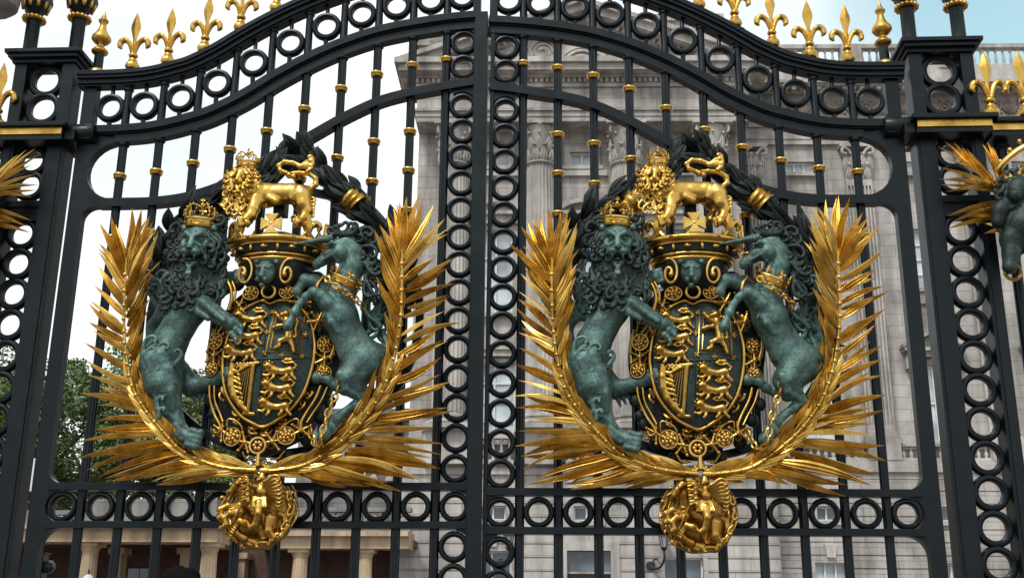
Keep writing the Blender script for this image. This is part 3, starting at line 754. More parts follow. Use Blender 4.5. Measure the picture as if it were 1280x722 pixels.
for x, y, dx, dy in [(874, 392, -1, -1), (893, 392, 0, -1), (913, 394, 1, -1), (873, 416, -1, 0), (915, 419, 1, 0), (873, 441, -1, 1), (893, 443, 0, 1), (915, 445, 1, 1)]:
    c = E(x, y, shw(x, y) + .006); dd = nrm(np.array([dx, 0, -dy])); pp = np.array([-dd[2], 0, dd[0]])
    m.tube([c, c + dd * .028], [.007, .003], 6); m.ball(c + dd * .014 + pp * .011, .0075, 8); m.ball(c + dd * .014 - pp * .011, .0075, 8)
m.build('tressure', GOLD, shield, 50)
s = Sculpt(.0036); hw = lambda x, y: E(x, y, shw(x, y) + .012)
s.limb([hw(859, 458), hw(854, 517)], [.012, .013], .004)
s.limb([hw(849, 519), hw(862, 520)], [.012, .012], .004); s.limb([hw(853, 456), hw(865, 455)], [.011, .011], .004)
s.limb([hw(861, 456), hw(850, 459), hw(838, 466), hw(829, 464)], [.009, .010, .010, .012], .005)
s.limb([hw(828, 458), hw(828, 470), hw(829, 484), hw(834, 497), hw(843, 508), hw(852, 516)], [.016, .023, .024, .022, .018, .014], .008)
for k_ in range(7): s.strand([hw(834 - 3 * (k_ % 2), 466 + 6 * k_), hw(840 + k_ * 1.2, 470 + 6 * k_), hw(838 + k_ * 1.4, 476 + 6 * k_)], .010, .005, .003)
for k_ in range(4): s.strand([hw(831 + 5 * k_, 461), hw(835 + 5 * k_, 455), hw(840 + 5 * k_, 459)], .009, .006, .003)
s.ball(hw(828, 456), .016, .004); s.ball(hw(826, 468), .013, .008); s.ball(hw(835, 494), .013, .006); s.ball(hw(843, 505), .013, .006)
harp = s.build('harp', GOLD, shield)
m = MB()
for i in range(7):
    t = i / 6; a = (835 + 21 * t, 470 - 9 * t); b = (836 + 17 * t + 2, 489 + 23 * t) if i < 1 else (833 + 19 * t + 1, 478 + 30 * t)
    m.tube([hw(841 + 15 * t, 468 - 8 * t), hw(832 + 20.5 * t, 478 + 34 * t)], .0035, 5)
m.build('strings', GOLD, harp)

def rose_mesh():
    m = MB(); r = 10.5 * U
    m.ring((0, 0, 0), [(r, .0), (r * .97, -.012), (r * .88, -.012), (r * .84, -.004), (r * .86, .01)], 26)
    for n_, rr_, bs, of in ((7, .60, .27, 0), (5, .32, .22, .4)):
        for k in range(n_):
            a = 2 * math.pi * k / n_ + of; m.ball((r * rr_ * math.cos(a), -.010 - .012 * (n_ == 5), r * rr_ * math.sin(a)), r * bs, 8, (1, .8, 1))
    m.ball((0, -.030, 0), r * .18, 8); m.lathe([(r * .8, 0), (r * .8, .006)], (0, 0, 0), 20, axis=(0, 1, 0))
    return m.mesh('garter_rose', 45)
def knot_mesh():
    m = MB(); r = .030
    for k in range(3):
        a = R_(90 + 120 * k); c = np.array([.022 * math.cos(a), -.004, .022 * math.sin(a)])
        m.ring(c, [(.019, 0), (.0155, -.008), (.012, 0), (.0155, .006)], 14)
    for k in range(5):
        a = R_(30 + 60 * k); m.tube([(0, -.008, 0), (.05 * math.cos(a), -.004, .05 * math.sin(a))], [.007, .005], 6); m.ball((.053 * math.cos(a), -.004, .053 * math.sin(a)), .0095, 7)
    m.ball((0, -.010, 0), .013, 8)
    return m.mesh('garter_knot', 45)
RSM, KNM = rose_mesh(), knot_mesh(); RSM.materials.append(OLDGOLD); KNM.materials.append(OLDGOLD)
gar = empty('garter_collar', None); gar.parent = CO
for x, y, sc, w in [(842, 367, 1.08, .33), (888, 366, 1.0, .33), (801, 428, 1.05, .30), (798, 463, .95, .28), (941, 432, 1.05, .28), (942, 468, .95, .27), (836, 549, 1.15, .30), (905, 548, 1.1, .30)]:
    o = link('rose', RSM, None, gar, tuple(E(x, y, w))); o.scale = (sc, 1.2, sc * (.82 if y < 380 else 1)); o.rotation_euler = (0, 0, R_((x - 870) * .28))
for x, y, a, w in [(828, 383, 40, .32), (811, 405, 20, .31), (800, 446, 0, .29), (906, 378, -30, .32), (930, 402, -20, .30), (942, 450, 0, .28), (854, 556, 80, .31), (889, 555, -80, .31), (820, 541, 60, .28), (922, 541, -60, .28)]:
    o = link('knot', KNM, None, gar, tuple(E(x, y, w))); o.scale = (1.2, 1.2, 1.2); o.rotation_euler = (0, R_(-a), R_((x - 870) * .28))
m = MB(); m.ring(E(866, 365, .35), [(.052, 0), (.047, -.016), (.036, -.018), (.030, 0), (.04, .012)], 26); m.build('buckle', OLDGOLD, gar, 45)
m = MB(); m.ring(E(872, 560, .33), [(.056, 0), (.052, -.012), (.042, -.012), (.038, 0), (.046, .01)], 26); c = E(872, 560, .335)
for k in range(6):
    a = math.pi * k / 3; m.ball(c + np.array([.02 * math.cos(a), 0, .02 * math.sin(a)]), .013, 8)
m.tube([E(875, 570, .34), E(876, 586, .35)], .013, 8); m.build('pendant_ring', OLDGOLD, gar, 45)
# small gilt curls that fill the border round the shield
r5 = np.random.default_rng(31); CM = np.array([870., 455.])
for i in range(34):
    t = 2 * math.pi * i / 34; k = int(i * len(SH) / 34); v = SH[k] - CM; q = CM + v * (1.10 if i % 2 else 1.14)
    if q[1] < 372: continue
    th = math.atan2(-v[1], v[0]) + (1.2 if i % 2 else -1.2); sg = 1 if i % 2 else -1; pts = []; x, y = q
    for j in range(11):
        pts.append((x, y, .275 + .012 * math.sin(j * .6))); th += sg * (.10 + .085 * j); x += math.cos(th) * 2.3; y -= math.sin(th) * 2.3
    m = MB(); m.tube(EP(pts), list(np.linspace(.010, .0065, 11)), 6); m.ball(E(*pts[-1]), .0105, 7); m.ball(E(*pts[0]), .0115, 7); m.build('gilt_curl', OLDGOLD, cart, 50)
# gilt edges of the scrolled cartouche
m = MB()
for pts, r in [([(796, 484, .27), (799, 500, .28), (808, 520, .29), (817, 533, .30), (819, 541, .30), (812, 544, .29), (809, 539, .29)], .0085), ([(803, 484, .28), (806, 502, .285), (815, 519, .29), (821, 530, .30)], .007),
               ([(940, 484, .27), (936, 500, .28), (927, 518, .29), (922, 532, .30), (926, 541, .30), (934, 548, .29)], .0085), ([(948, 486, .26), (943, 503, .27), (934, 520, .28), (929, 531, .29)], .007),
               ([(811, 350, .36), (818, 362, .37), (820, 374, .37), (817, 388, .36)], .012), ([(818, 352, .36), (824, 364, .37), (824, 376, .37)], .008), ([(934, 345, .34), (928, 356, .35), (927, 368, .35)], .012), ([(943, 352, .33), (939, 362, .34), (940, 374, .34)], .010),
               ([(947, 396, .27), (952, 415, .27), (952, 435, .27), (948, 450, .27)], .012), ([(940, 385, .28), (946, 400, .28), (949, 420, .28)], .007), ([(793, 412, .26), (789, 430, .26), (789, 450, .26), (793, 470, .26)], .009), ([(800, 400, .27), (795, 420, .27), (795, 440, .27)], .006),
               ([(826, 540, .28), (826, 527, .29), (836, 528, .29), (845, 536, .29), (846, 545, .28)], .006), ([(918, 540, .28), (917, 527, .29), (907, 529, .29), (900, 537, .29), (899, 545, .28)], .006), ([(846, 568, .24), (853, 577, .25), (864, 576, .26)], .008), ([(900, 567, .24), (893, 577, .25), (884, 576, .26)], .008)]:
    m = MB(); m.tube(catmull(EP(pts), 5), r, 8); m.build('gilt_scroll', GOLD, cart, 50)
m = MB()
for x, y, r in [(795, 500, 9), (805, 530, 8), (820, 552, 9), (800, 520, 7), (925, 552, 9), (940, 525, 8), (950, 505, 8), (930, 358, 14), (915, 352, 13), (812, 352, 12), (842, 572, 7), (902, 572, 7)]:
    m = MB(); m.ball(E(x, y, .21), r * U, 12, (1, .7, 1.1)); m.build('scroll_boss', DARKBR, cart, 60)

# helmet with volutes and the lion mask
hc = E(865, 342, .24)
def EZ(y, w=.24): return E(865, y, w)[2] - hc[2]
m = MB(); m.lathe([(.06, EZ(376)), (.14, EZ(368)), (.20, EZ(356)), (.225, EZ(340)), (.225, EZ(331)), (.215, EZ(328))], hc, 32, sy=.82); helm = m.build('helmet', DARKBR, CO, 50)
for sg in (-1, 1):
    cx0 = 865 + sg * 28
    pts = []
    for i in range(40):
        t = i / 39; a = R_(70 if sg > 0 else 110) - sg * 0 ; th = a + sg * (1 if True else 0) * t * R_(500) * 1.0; r = 15.5 * (1 - t) ** 1.1 + 3.2
        pts.append((cx0 - 0 + r * math.cos(th) * .62, 341 - r * math.sin(th), .415 + .035 * t))
    m = MB(); m.tube(EP(pts), list(np.linspace(.009, .012, 40)), 8); m.ball(E(pts[-1][0], pts[-1][1], .45), .017, 10); m.build('volute', OLDGOLD, helm, 50)
s = Sculpt(.005); q = lambda x, y, w: E(x, y, w)
s.ball(q(864, 340, .42), (.062, .05, .075), .02); s.ball(q(864, 345, .475), (.022, .03, .02), .012); s.limb([q(864, 332, .455), q(864, 344, .485)], [.016, .014], .01)
for dx in (-1, 1):
    s.ball(q(864 + dx * 7, 334, .462), .014, .008); s.ball(q(864 + dx * 7.5, 338, .474), .008, .003, 'd'); s.ball(q(864 + dx * 13, 327, .42), .018, .008); s.ball(q(864 + dx * 5, 349, .475), .016, .008)
    s.limb([q(864 + dx * 11, 331, .45), q(864 + dx * 3, 333, .475)], [.007, .008], .006)
s.ball(q(864, 356, .455), .018, .01); s.ball(q(864, 352, .49), (.016, .01, .005), .004, 'd')
s.build('lion_mask', BRONZE, helm)

# a crown: band, crosses, arches, orb
def crown_mesh(r, h, name='crown', arches=True, n=8, sy=1.0):
    m = MB(); L_ = lambda pr, k=32: m.lathe(pr, (0, 0, 0), k, sy=sy)
    m.ring((0, 0, 0), [(r * .92, 0), (r * 1.03, 0), (r * 1.06, h * .06), (r * 1.0, h * .09), (r * 1.02, h * .24), (r * 1.09, h * .27), (r * 1.07, h * .33), (r * .95, h * .33)], 32, axis=(0, 0, 1))
    for k in range(n):
        a = 2 * math.pi * (k + .5) / n - math.pi / 2; o = np.array([math.cos(a), math.sin(a) * sy, 0]); tn = np.array([-math.sin(a), math.cos(a) * sy, 0]); up = np.array([0, 0, 1.])
        c = o * r * 1.06 + up * h * .16; m.ball(c, r * .085, 8)
        c = o * r * 1.10
        if k % 2 == 0:                                       # cross with spreading arms
            q = c + up * h * .50
            for dv in (up, -up, tn, -tn):
                m.tube([q, q + dv * r * .24], [r * .05, r * .12], 6)
            m.ball(q, r * .09, 8)
        else:                                                # lily
            m.tube([c + up * h * .3, c + up * h * .48, c + up * h * .70], [r * .06, r * .10, r * .01], 6)
            for sg in (-1, 1): m.tube([c + up * h * .36, c + up * h * .50 + tn * sg * r * .12, c + up * h * .48 + tn * sg * r * .21, c + up * h * .40 + tn * sg * r * .2], [r * .05, r * .06, r * .05, r * .03], 6)
    if arches:
        for k in range(4):
            a = 2 * math.pi * k / 4 + math.pi / 8 * 2; o = np.array([math.cos(a), math.sin(a) * sy, 0]); up = np.array([0, 0, 1.])
            pts = catmull([o * r * 1.05 + up * h * .3, o * r * 1.12 + up * h * .58, o * r * .75 + up * h * .82, o * r * .25 + up * h * .78, up * h * .74], 4)
            m.tube(pts, r * .065, 6)
            for p in pts[1:-1:2]: m.ball(p + o * r * .05 + up * r * .06, r * .07, 6)
        m.ball((0, 0, h * .86), r * .16, 10); 
        m.tube([(0, 0, h * .9), (0, 0, h * 1.12)], [r * .04, r * .09], 6); m.tube([(-r * .14, 0, h * 1.02), (r * .14, 0, h * 1.02)], r * .06, 6)
    return m.mesh(name, 45)
# the big crown over the helmet
cc = E(865, 328, .24); R0, SY = 55 * U, .72
zt = E(865, 311, .24)[2] - cc[2]
m = MB(); m.lathe([(R0 * .84, -.02), (R0 * .88, 0), (R0 * 1.0, zt * .5), (R0 * 1.14, zt), (R0 * 1.0, zt), (R0 * .9, zt * .5)], cc, 48, sy=SY); crn = m.build('royal_crown', GOLD, CO, 40)
m = MB(); m.lathe([(R0 * .965, zt * .18), (R0 * 1.02, zt * .20), (R0 * 1.075, zt * .70), (R0 * 1.0, zt * .72)], cc, 48, sy=SY); m.build('dark_band', DARKBR, crn, 40)
def hoop(z, r, rad, mat=GOLD):
    pts = [cc + np.array([r * math.cos(2 * math.pi * k / 56), SY * r * math.sin(2 * math.pi * k / 56), z]) for k in range(56)]
    m = MB(); m.tube(pts, rad, 8, True); return m.build('gilt_hoop', mat, crn, 50)
hoop(-.020, R0 * .90, .013); hoop(.006, R0 * .95, .011); hoop(zt + .008, R0 * 1.16, .019); hoop(zt * .76, R0 * 1.10, .009)
m = MB()
for k in range(20):
    a = 2 * math.pi * (k + .5) / 20; rr = R0 * 1.065; p = cc + np.array([rr * math.cos(a), SY * rr * math.sin(a), zt * .48])
    m = MB()
    if k % 2: m.ball(p, .012, 8, (1, 1, 1.9))
    else: m.ball(p, .015, 8, (1.7, 1.2, .8))
    m.build('jewel', GOLD, crn, 50)
for k in range(8):
    a = -math.pi / 2 + 2 * math.pi * k / 8; o = np.array([math.cos(a), SY * math.sin(a), 0]); tn = nrm(np.array([-math.sin(a), SY * math.cos(a), 0])); up = np.array([0, 0, 1.]); b = cc + o * R0 * 1.15 + up * zt
    m = MB()
    # sweeping foot shared by all ornaments
    for sg in (-1, 1): m.tube(catmull([b + tn * sg * .105 + up * .006, b + tn * sg * .05 + up * .016, b + tn * sg * .016 + up * .05, b + up * .085], 4), [.011] * 13, 6)
    if k % 2 == 0:
        q = b + up * .092
        for dv, pv in ((up, tn), (-up, tn), (tn, up), (-tn, up)):
            i_, o_ = q + dv * .008, q + dv * .062
            n_ = nrm(np.cross(dv, pv)); vs = []
            for c_, h_ in ((i_, .010), (o_, .040)):
                for sx in (-1, 1):
                    for sn in (-1, 1): vs.append(c_ + pv * h_ * sx + n_ * .012 * sn)
            m.add(vs, [(0, 1, 3, 2), (4, 6, 7, 5), (0, 2, 6, 4), (1, 5, 7, 3), (0, 4, 5, 1), (2, 3, 7, 6)])
            m.tube([o_ - pv * .04, o_ + pv * .04], .007, 6)
        m.ball(q, .017, 8); m.build('cross', GOLD, crn, 40)
    else:
        m.tube(catmull([b + up * .03, b + up * .09, b + up * .13, b + up * .185], 3), [.014, .020, .030, .034, .033, .031, .028, .018, .010, .004], 6)
        for sg in (-1, 1): m.tube(catmull([b + up * .04, b + up * .10 + tn * sg * .025, b + up * .125 + tn * sg * .055, b + up * .105 + tn * sg * .078, b + up * .078 + tn * sg * .07], 3), [.010, .012, .014, .018, .021, .022, .022, .022, .022, .02, .018, .014, .010][:13], 8)
        m.build('lily', GOLD, crn, 45)
m = MB(); m.lathe([(R0 * .8, 0), (R0 * .78, .05), (R0 * .5, .10), (.05, .13)], cc + np.array([0, 0, zt * .8]), 24, sy=SY); m.box(E(856, 265, .30), E(868, 252, .20)); m.build('velvet_cap', DARKBR, crn, 50)
# ------------------------------------------------------------------ sculpted beasts
def lock(x, y, w, ang, length, hook, bulge=.03, n=18, turn=4.0):
    """a curl of hair in photo pixels: runs off at ang degrees, waves once and ends in a tight spiral that stands out"""
    pts = []; a = R_(ang); px, py = x, y; h = n // 2
    for i in range(n + 1):
        t = i / n; pts.append(E(px, py, w + bulge * (t if t < .5 else .5 + (t - .5) * 1.0)))
        if i < h: a += -hook * .9 * math.cos(math.pi * (i + .5) / h) * math.pi / h * .6; st = length * .60 / h
        else:
            u = (i - h) / (n - h); a += hook * turn * (.6 + .8 * u) / (n - h); st = length * .62 / (n - h) * (1.25 - .85 * u)
        px += math.cos(a) * st; py -= math.sin(a) * st
    return pts
def Q(x, y, w): return E(x, y, w)
def px_limb(s, pts, k=.025):
    s.limb([Q(p[0], p[1], p[2]) for p in pts], [p[3] * U for p in pts], k); return s
def paw(s, x, y, w, r, ang=0, k=.006):
    for i, d in enumerate((-1.2, -.4, .4, 1.2)):
        dx, dy = -math.sin(R_(ang)) * d * r * .62, -math.cos(R_(ang)) * d * r * .62
        ex, ey = math.cos(R_(ang)) * r * .9, -math.sin(R_(ang)) * r * .9
        s.cone(Q(x + dx, y + dy, w + .005), Q(x + dx + ex, y + dy + ey, w + .012), r * .40 * U, r * .36 * U, k)
        s.ball(Q(x + dx + ex * 1.15, y + dy + ey * 1.15, w + .012), r * .42 * U, k)

# green lion supporter
rg = np.random.default_rng(21)
s = Sculpt(.0046)
px_limb(s, [(772, 362, .32, 25), (764, 386, .33, 22), (752, 408, .32, 20), (742, 428, .31, 21.5), (734, 450, .30, 26)], .03)
px_limb(s, [(733, 456, .31, 28.5), (742, 482, .33, 23), (749, 503, .31, 15), (756, 524, .29, 11), (763, 539, .29, 11), (776, 547, .33, 9.5), (787, 550, .35, 9)], .022)
paw(s, 785, 550, .36, 12, -12)
s.limb([Q(724, 464, .38), Q(738, 492, .375), Q(748, 518, .345)], [.036, .030, .022], .02); s.limb([Q(752, 464, .39), Q(754, 490, .39), Q(757, 512, .35)], [.04, .03, .018], .02); s.limb([Q(748, 420, .39), Q(742, 440, .40)], [.02, .03], .03); s.limb([Q(766, 536, .34), Q(784, 548, .38)], [.014, .012], .008); s.limb([Q(758, 540, .33), Q(776, 552, .37)], [.014, .012], .008)
px_limb(s, [(750, 468, .22, 17), (768, 486, .20, 12), (790, 481, .22, 9.5), (812, 473, .26, 8.5), (822, 470, .29, 8.5)], .025); paw(s, 820, 470, .29, 10, 12)
for k in range(6): s.cone(Q(772 + k * 6, 497 - k * 2, .2), Q(776 + k * 6.5, 508 - k * 3, .2), .018, .006, .006)
px_limb(s, [(778, 374, .36, 16), (790, 382, .42, 11.5), (804, 391, .43, 10), (818, 399, .43, 8.5), (829, 405, .43, 9)], .03)
s.limb([Q(790, 378, .46), Q(806, 390, .475), Q(822, 401, .475)], [.03, .022, .018], .012); s.limb([Q(783, 388, .45), Q(800, 399, .465)], [.025, .016], .012)
for dx, dy in ((3, -7), (8, -2), (8, 5), (3, 11)): s.cone(Q(828 + dx, 407 + dy, .44), Q(834 + dx * 1.2, 412 + dy * 1.2, .44), .022, .016, .006); s.cone(Q(834 + dx * 1.2, 412 + dy * 1.2, .45), Q(835 + dx * 1.25, 419 + dy * 1.2, .45), .011, .003, .004)
px_limb(s, [(790, 362, .26, 14), (806, 352, .26, 12), (819, 347, .29, 10)], .03); paw(s, 818, 346, .30, 9, 10)
# skull and face
FX, FY = 772, 304
s.ball(Q(FX, FY - 4, .405), (.084, .095, .10), .03); s.ball(Q(FX, FY + 8, .475), (.05, .05, .042), .015)
s.limb([Q(FX, FY - 13, .495), Q(FX, FY + 3, .535)], [.022, .021], .010); s.ball(Q(FX, FY + 4, .550), (.024, .018, .014), .004)
for d in (-1, 1):
    s.ball(Q(FX + d * 6.5, FY + 10, .52), (.034, .034, .027), .007); s.limb([Q(FX + d * 2.5, FY - 10, .515), Q(FX + d * 9, FY - 13.5, .505), Q(FX + d * 15, FY - 9, .465)], [.015, .018, .012], .006)
    s.ball(Q(FX + d * 8, FY - 6.5, .522), (.022, .035, .015), .006, 'd'); s.ball(Q(FX + d * 8, FY - 6.5, .487), .0125, .003); s.limb([Q(FX + d * 4, FY - 2, .515), Q(FX + d * 10, FY + 2, .50), Q(FX + d * 13, FY + 12, .48)], [.010, .012, .010], .006)
    s.ball(Q(FX + d * 14, FY + 1, .46), (.026, .03, .04), .015); s.ball(Q(FX + d * 19, FY - 19, .41), (.024, .03, .028), .01)
s.ball(Q(FX, FY + 25, .48), (.040, .05, .024), .010); s.ball(Q(FX, FY + 18, .535), (.034, .075, .020), .005, 'd'); s.ball(Q(FX, FY + 21, .505), (.020, .04, .008), .003); s.strand(lock(FX - 3, FY + 26, .51, -80, 16, -1, .01), .012, .006, .003); s.strand(lock(FX + 3, FY + 26, .51, -100, 16, 1, .01), .012, .006, .003)
for d in (-1, 1): s.cone(Q(FX + d * 6.5, FY + 14.5, .535), Q(FX + d * 6.5, FY + 20, .53), .008, .003, .003)
# curls on haunch, shin and tail
for (x, y, an, ln, hk) in [(716, 448, 60, 40, -1), (722, 462, 70, 36, -1), (728, 478, 60, 30, -1), (735, 490, 70, 28, -1), (738, 503, 60, 24, -1), (742, 514, 70, 22, -1), (760, 458, 80, 26, 1), (730, 448, 40, 34, -1), (748, 500, 80, 22, 1), (745, 524, 60, 18, -1)]:
    s.strand(lock(x, y, .415 if y < 480 else .395, an, ln, hk, .025), .0145, .008, .003)
px_limb(s, [(722, 446, .24, 10), (711, 428, .22, 8), (710, 408, .22, 7), (722, 392, .24, 8), (734, 396, .25, 7)], .02)
for k in range(13):
    s.strand(lock(727 + rg.uniform(-9, 9), 384 + rg.uniform(-8, 6), .25 + rg.uniform(0, .06), 105 + rg.uniform(-38, 32), rg.uniform(36, 54), rg.choice([-1, 1]), .035), .020, .010, .003)
lion = s.build('lion_supporter', BRONZE, CO, 1)
s = Sculpt(.0042)
s.ball(Q(772, 300, .355), (.140, .085, .110), .03); s.ball(Q(771, 336, .355), (.155, .115, .15), .05); s.ball(Q(771, 358, .37), (.125, .085, .085), .04)
for r0, ln, w, nn, rad in [(17, 20, .455, 13, .0135), (20, 27, .435, 16, .0145), (24, 29, .405, 17, .0150), (28, 28, .37, 17, .0155)]:
    for k in range(nn):
        a = R_(-42 + 264 * (k + rg.uniform(-.2, .2)) / (nn - 1)); ax = 772 + r0 * math.cos(a) * .95; ay = 302 - r0 * math.sin(a) * .95
        v = np.array([math.cos(a), math.sin(a)]) * .55 + np.array([0, -1.0]); an = math.degrees(math.atan2(v[1], v[0])) if ay > 282 else math.degrees(a) - 62 * math.copysign(1, math.cos(a))
        s.strand(lock(ax, ay, w, an + rg.uniform(-16, 16), ln * rg.uniform(.8, 1.2), (1 if math.cos(a) > 0 else -1) * (1 if rg.uniform() < .75 else -1), .024), rad * 1.2, .0075, .005)
for row, (y0, n, w) in enumerate([(328, 9, .44), (336, 10, .45), (345, 11, .455), (354, 10, .46), (362, 8, .46)]):
    for k in range(n):
        x = 772 + (k - (n - 1) / 2) * (60 / (n - 1)) + rg.uniform(-3, 3); side = 1 if x > 772 else -1
        s.strand(lock(x, y0, w - abs(x - 772) * .0024, -90 + (x - 772) * .8 + rg.uniform(-22, 22), rg.uniform(25, 36), side * (1 if rg.uniform() < .6 else -1), .030), .0185, .0078, .005)
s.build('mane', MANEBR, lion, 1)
cr = link('crown', crown_mesh(19 * U, 36 * U), GOLD, lion, tuple(Q(770, 284, .38))); cr.rotation_euler = (R_(8), R_(4), 0)

# green unicorn supporter
s = Sculpt(.0044)
px_limb(s, [(956, 378, .35, 21), (963, 398, .35, 21.5), (973, 420, .33, 20), (986, 440, .32, 23), (999, 452, .31, 26)], .03)
s.ball(Q(1013, 453, .28), (.08, .09, .105), .03)
px_limb(s, [(957, 374, .35, 21), (965, 352, .35, 17.5), (972, 332, .36, 15.5), (971, 314, .37, 14), (965, 304, .38, 12.5)], .02)
px_limb(s, [(963, 304, .385, 13), (954, 310, .40, 12), (944, 319, .41, 8.6), (935, 326, .415, 6.6), (930, 329, .415, 6.2)], .014)
s.ball(Q(958, 316, .425), (.058, .055, .058), .015); s.ball(Q(929, 333, .41), .020, .012)
s.ball(Q(927.5, 327, .445), .009, .004, 'd'); s.cone(Q(927, 333.5, .44), Q(936, 333, .45), .006, .004, .004, 'd')
s.ball(Q(950.5, 307, .468), (.018, .03, .012), .006, 'd'); s.ball(Q(950.5, 307.3, .448), .0125, .004)
s.limb([Q(943, 306, .455), Q(950, 302, .47), Q(958, 305, .46)], [.008, .013, .008], .006); s.limb([Q(952, 318, .455), Q(940, 324, .45)], [.010, .006], .008)
s.cone(Q(964, 295, .41), Q(967, 284, .41), .020, .005, .008); s.cone(Q(971, 296, .36), Q(976, 286, .36), .018, .005, .008)
px_limb(s, [(957, 386, .39, 16), (950, 380, .43, 11), (942, 371, .455, 8.6), (934, 366, .465, 7.4), (924, 371, .465, 5.0), (916, 381, .465, 4.2), (912, 390, .465, 5.2), (909, 398, .465, 4.0)], .018)
s.cone(Q(909, 399, .465), Q(905, 408, .465), .022, .034, .005); s.cone(Q(906, 404, .47), Q(902, 416, .46), .026, .004, .005)
s.ball(Q(935, 366, .475), .036, .012)
px_limb(s, [(945, 372, .30, 16), (932, 360, .29, 11), (918, 352, .30, 9), (908, 350, .31, 8), (903, 357, .31, 7)], .02); s.cone(Q(903, 357, .31), Q(899, 366, .31), .03, .04, .008)
px_limb(s, [(997, 458, .33, 25), (985, 475, .36, 18), (990, 488, .35, 11), (1001, 499, .335, 7.6), (1006, 503, .33, 6.6)], .02)
px_limb(s, [(1004, 502, .335, 7), (992, 509, .34, 5.4), (979, 519, .345, 5), (971, 527, .345, 6), (966, 535, .345, 5)], .012)
s.cone(Q(965, 536, .345), Q(957, 548, .345), .030, .042, .008); s.cone(Q(960, 547, .35), Q(950, 551, .35), .032, .008, .008)
s.limb([Q(978, 470, .43), Q(984, 488, .41), Q(998, 499, .37)], [.03, .022, .012], .015); s.limb([Q(1004, 470, .40), Q(998, 488, .37), Q(1004, 500, .35)], [.03, .018, .012], .015)
px_limb(s, [(982, 478, .27, 15), (984, 492, .25, 9), (970, 490, .25, 6.2), (958, 485, .26, 5.4), (949, 477, .27, 5.8), (943, 474, .27, 5.2)], .018)
s.cone(Q(944, 474, .27), Q(934, 474, .27), .028, .040, .008); s.cone(Q(936, 473, .27), Q(925, 473, .27), .03, .006, .008)
px_limb(s, [(1014, 440, .22, 9), (1022, 424, .20, 8), (1019, 405, .20, 8), (1010, 392, .22, 8)], .02)
for k in range(16):
    s.strand(lock(1008 + rg.uniform(-9, 12), 398 + rg.uniform(-24, 20), .22 + rg.uniform(0, .07), rg.choice([80, 110, -70, -95]) + rg.uniform(-25, 25), rg.uniform(32, 50), rg.choice([-1, 1]), .03), .019, .0095, .003)
s.limb([Q(950, 392, .435), Q(958, 404, .44), Q(966, 416, .425)], [.012, .016, .010], .02); s.limb([Q(968, 388, .44), Q(972, 400, .435)], [.02, .012], .02)
s.limb([Q(951, 318, .455), Q(958, 326, .44), Q(963, 322, .43)], [.012, .014, .010], .006); s.limb([Q(962, 330, .425), Q(957, 345, .43), Q(952, 358, .425)], [.012, .014, .012], .010); s.limb([Q(972, 325, .42), Q(966, 345, .425), Q(960, 362, .43)], [.012, .014, .012], .010)
for k in range(4): s.limb([Q(950 + 5 * k, 389 + 3 * k, .445 - .006 * k), Q(946 + 6 * k, 398 + 4 * k, .44 - .006 * k)], [.009, .006], .006)
s.limb([Q(940, 322, .445), Q(934, 330, .44)], [.006, .005], .004); s.limb([Q(946, 313, .45), Q(938, 318, .44), Q(932, 323, .435)], [.007, .006, .005], .004)
for kx, ky, kw in ((968, 536, .36), (912, 390, .475), (947, 475, .285)):
    for j in range(4): s.cone(Q(kx + j - 1, ky, kw), Q(kx - 3 + 2.4 * j, ky + 6, kw), .010, .004, .003)
uni = s.build('unicorn_supporter', BRONZE, CO, 1)
s = Sculpt(.0054)
mp = catmull([Q(957, 292, .40), Q(972, 292, .37), (Q(984, 304, .34)), Q(991, 322, .32), Q(995, 340, .32), Q(998, 356, .32)], 6)
s.limb(mp, [.022] * len(mp), .02)
for k in range(22):
    t = k / 21; p = mp[int(t * (len(mp) - 1))]; x = float(np.interp(t, [0, .2, .4, .6, .8, 1], [957, 972, 984, 991, 995, 998])); y = float(np.interp(t, [0, .2, .4, .6, .8, 1], [292, 292, 304, 322, 340, 356]))
    s.strand(lock(x - 4 + rg.uniform(-3, 3), y, .385 - .03 * t + rg.uniform(0, .03), rg.uniform(-75, -15) + (40 if t < .3 else 0), rg.uniform(26, 38), rg.choice([-1, 1, 1]), .025), .0165, .0085, .002)
for k in range(6): s.strand(lock(956 + k * 2, 293, .44, 150 - 22 * k, rg.uniform(16, 24), -1 if k < 3 else 1, .02), .014, .008, .005)
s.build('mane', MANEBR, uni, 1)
m = MB(); hp = [Q(949, 297, .45), Q(900, 304.5, .47)]
hs = [hp[0] + (hp[1] - hp[0]) * t for t in np.linspace(0, 1, 26)]
m.tube(hs, [(.0265 * (1 - t) + .003) * (1.10 if i % 2 else .93) for i, t in enumerate(np.linspace(0, 1, 26))], 10); m.build('horn', BRONZE, uni, 40)
cr = link('crown_collar', crown_mesh(20.5 * U, 30 * U, 'crown_collar', False, 8, .95), GOLD, uni, tuple(Q(961, 357, .35))); cr.rotation_euler = (R_(8), R_(24), 0)
def chain(parent, pts, n, r=.017):
    P = catmull(EP(pts), 10); P = np.array(P); sl = np.r_[0, np.cumsum(np.linalg.norm(np.diff(P, axis=0), axis=1))]; m = MB()
    for i in range(n):
        a = [np.interp(sl[-1] * (i + .02) / n, sl, P[:, j]) for j in range(3)]; b = [np.interp(sl[-1] * (i + .98) / n, sl, P[:, j]) for j in range(3)]
        a, b = np.array(a), np.array(b); u, v, d = frame_of(b - a); sd = u if i % 2 else v; L_ = np.linalg.norm(b - a)
        loop = [(a + b) / 2 + d * (L_ * .5 * math.cos(t)) * 1.1 + sd * r * math.sin(t) * 1.0 for t in np.linspace(0, 2 * math.pi, 13)[:-1]]
        m.tube(loop, .0075, 6, True)
    return m.build('chain', GOLD, parent, 50)
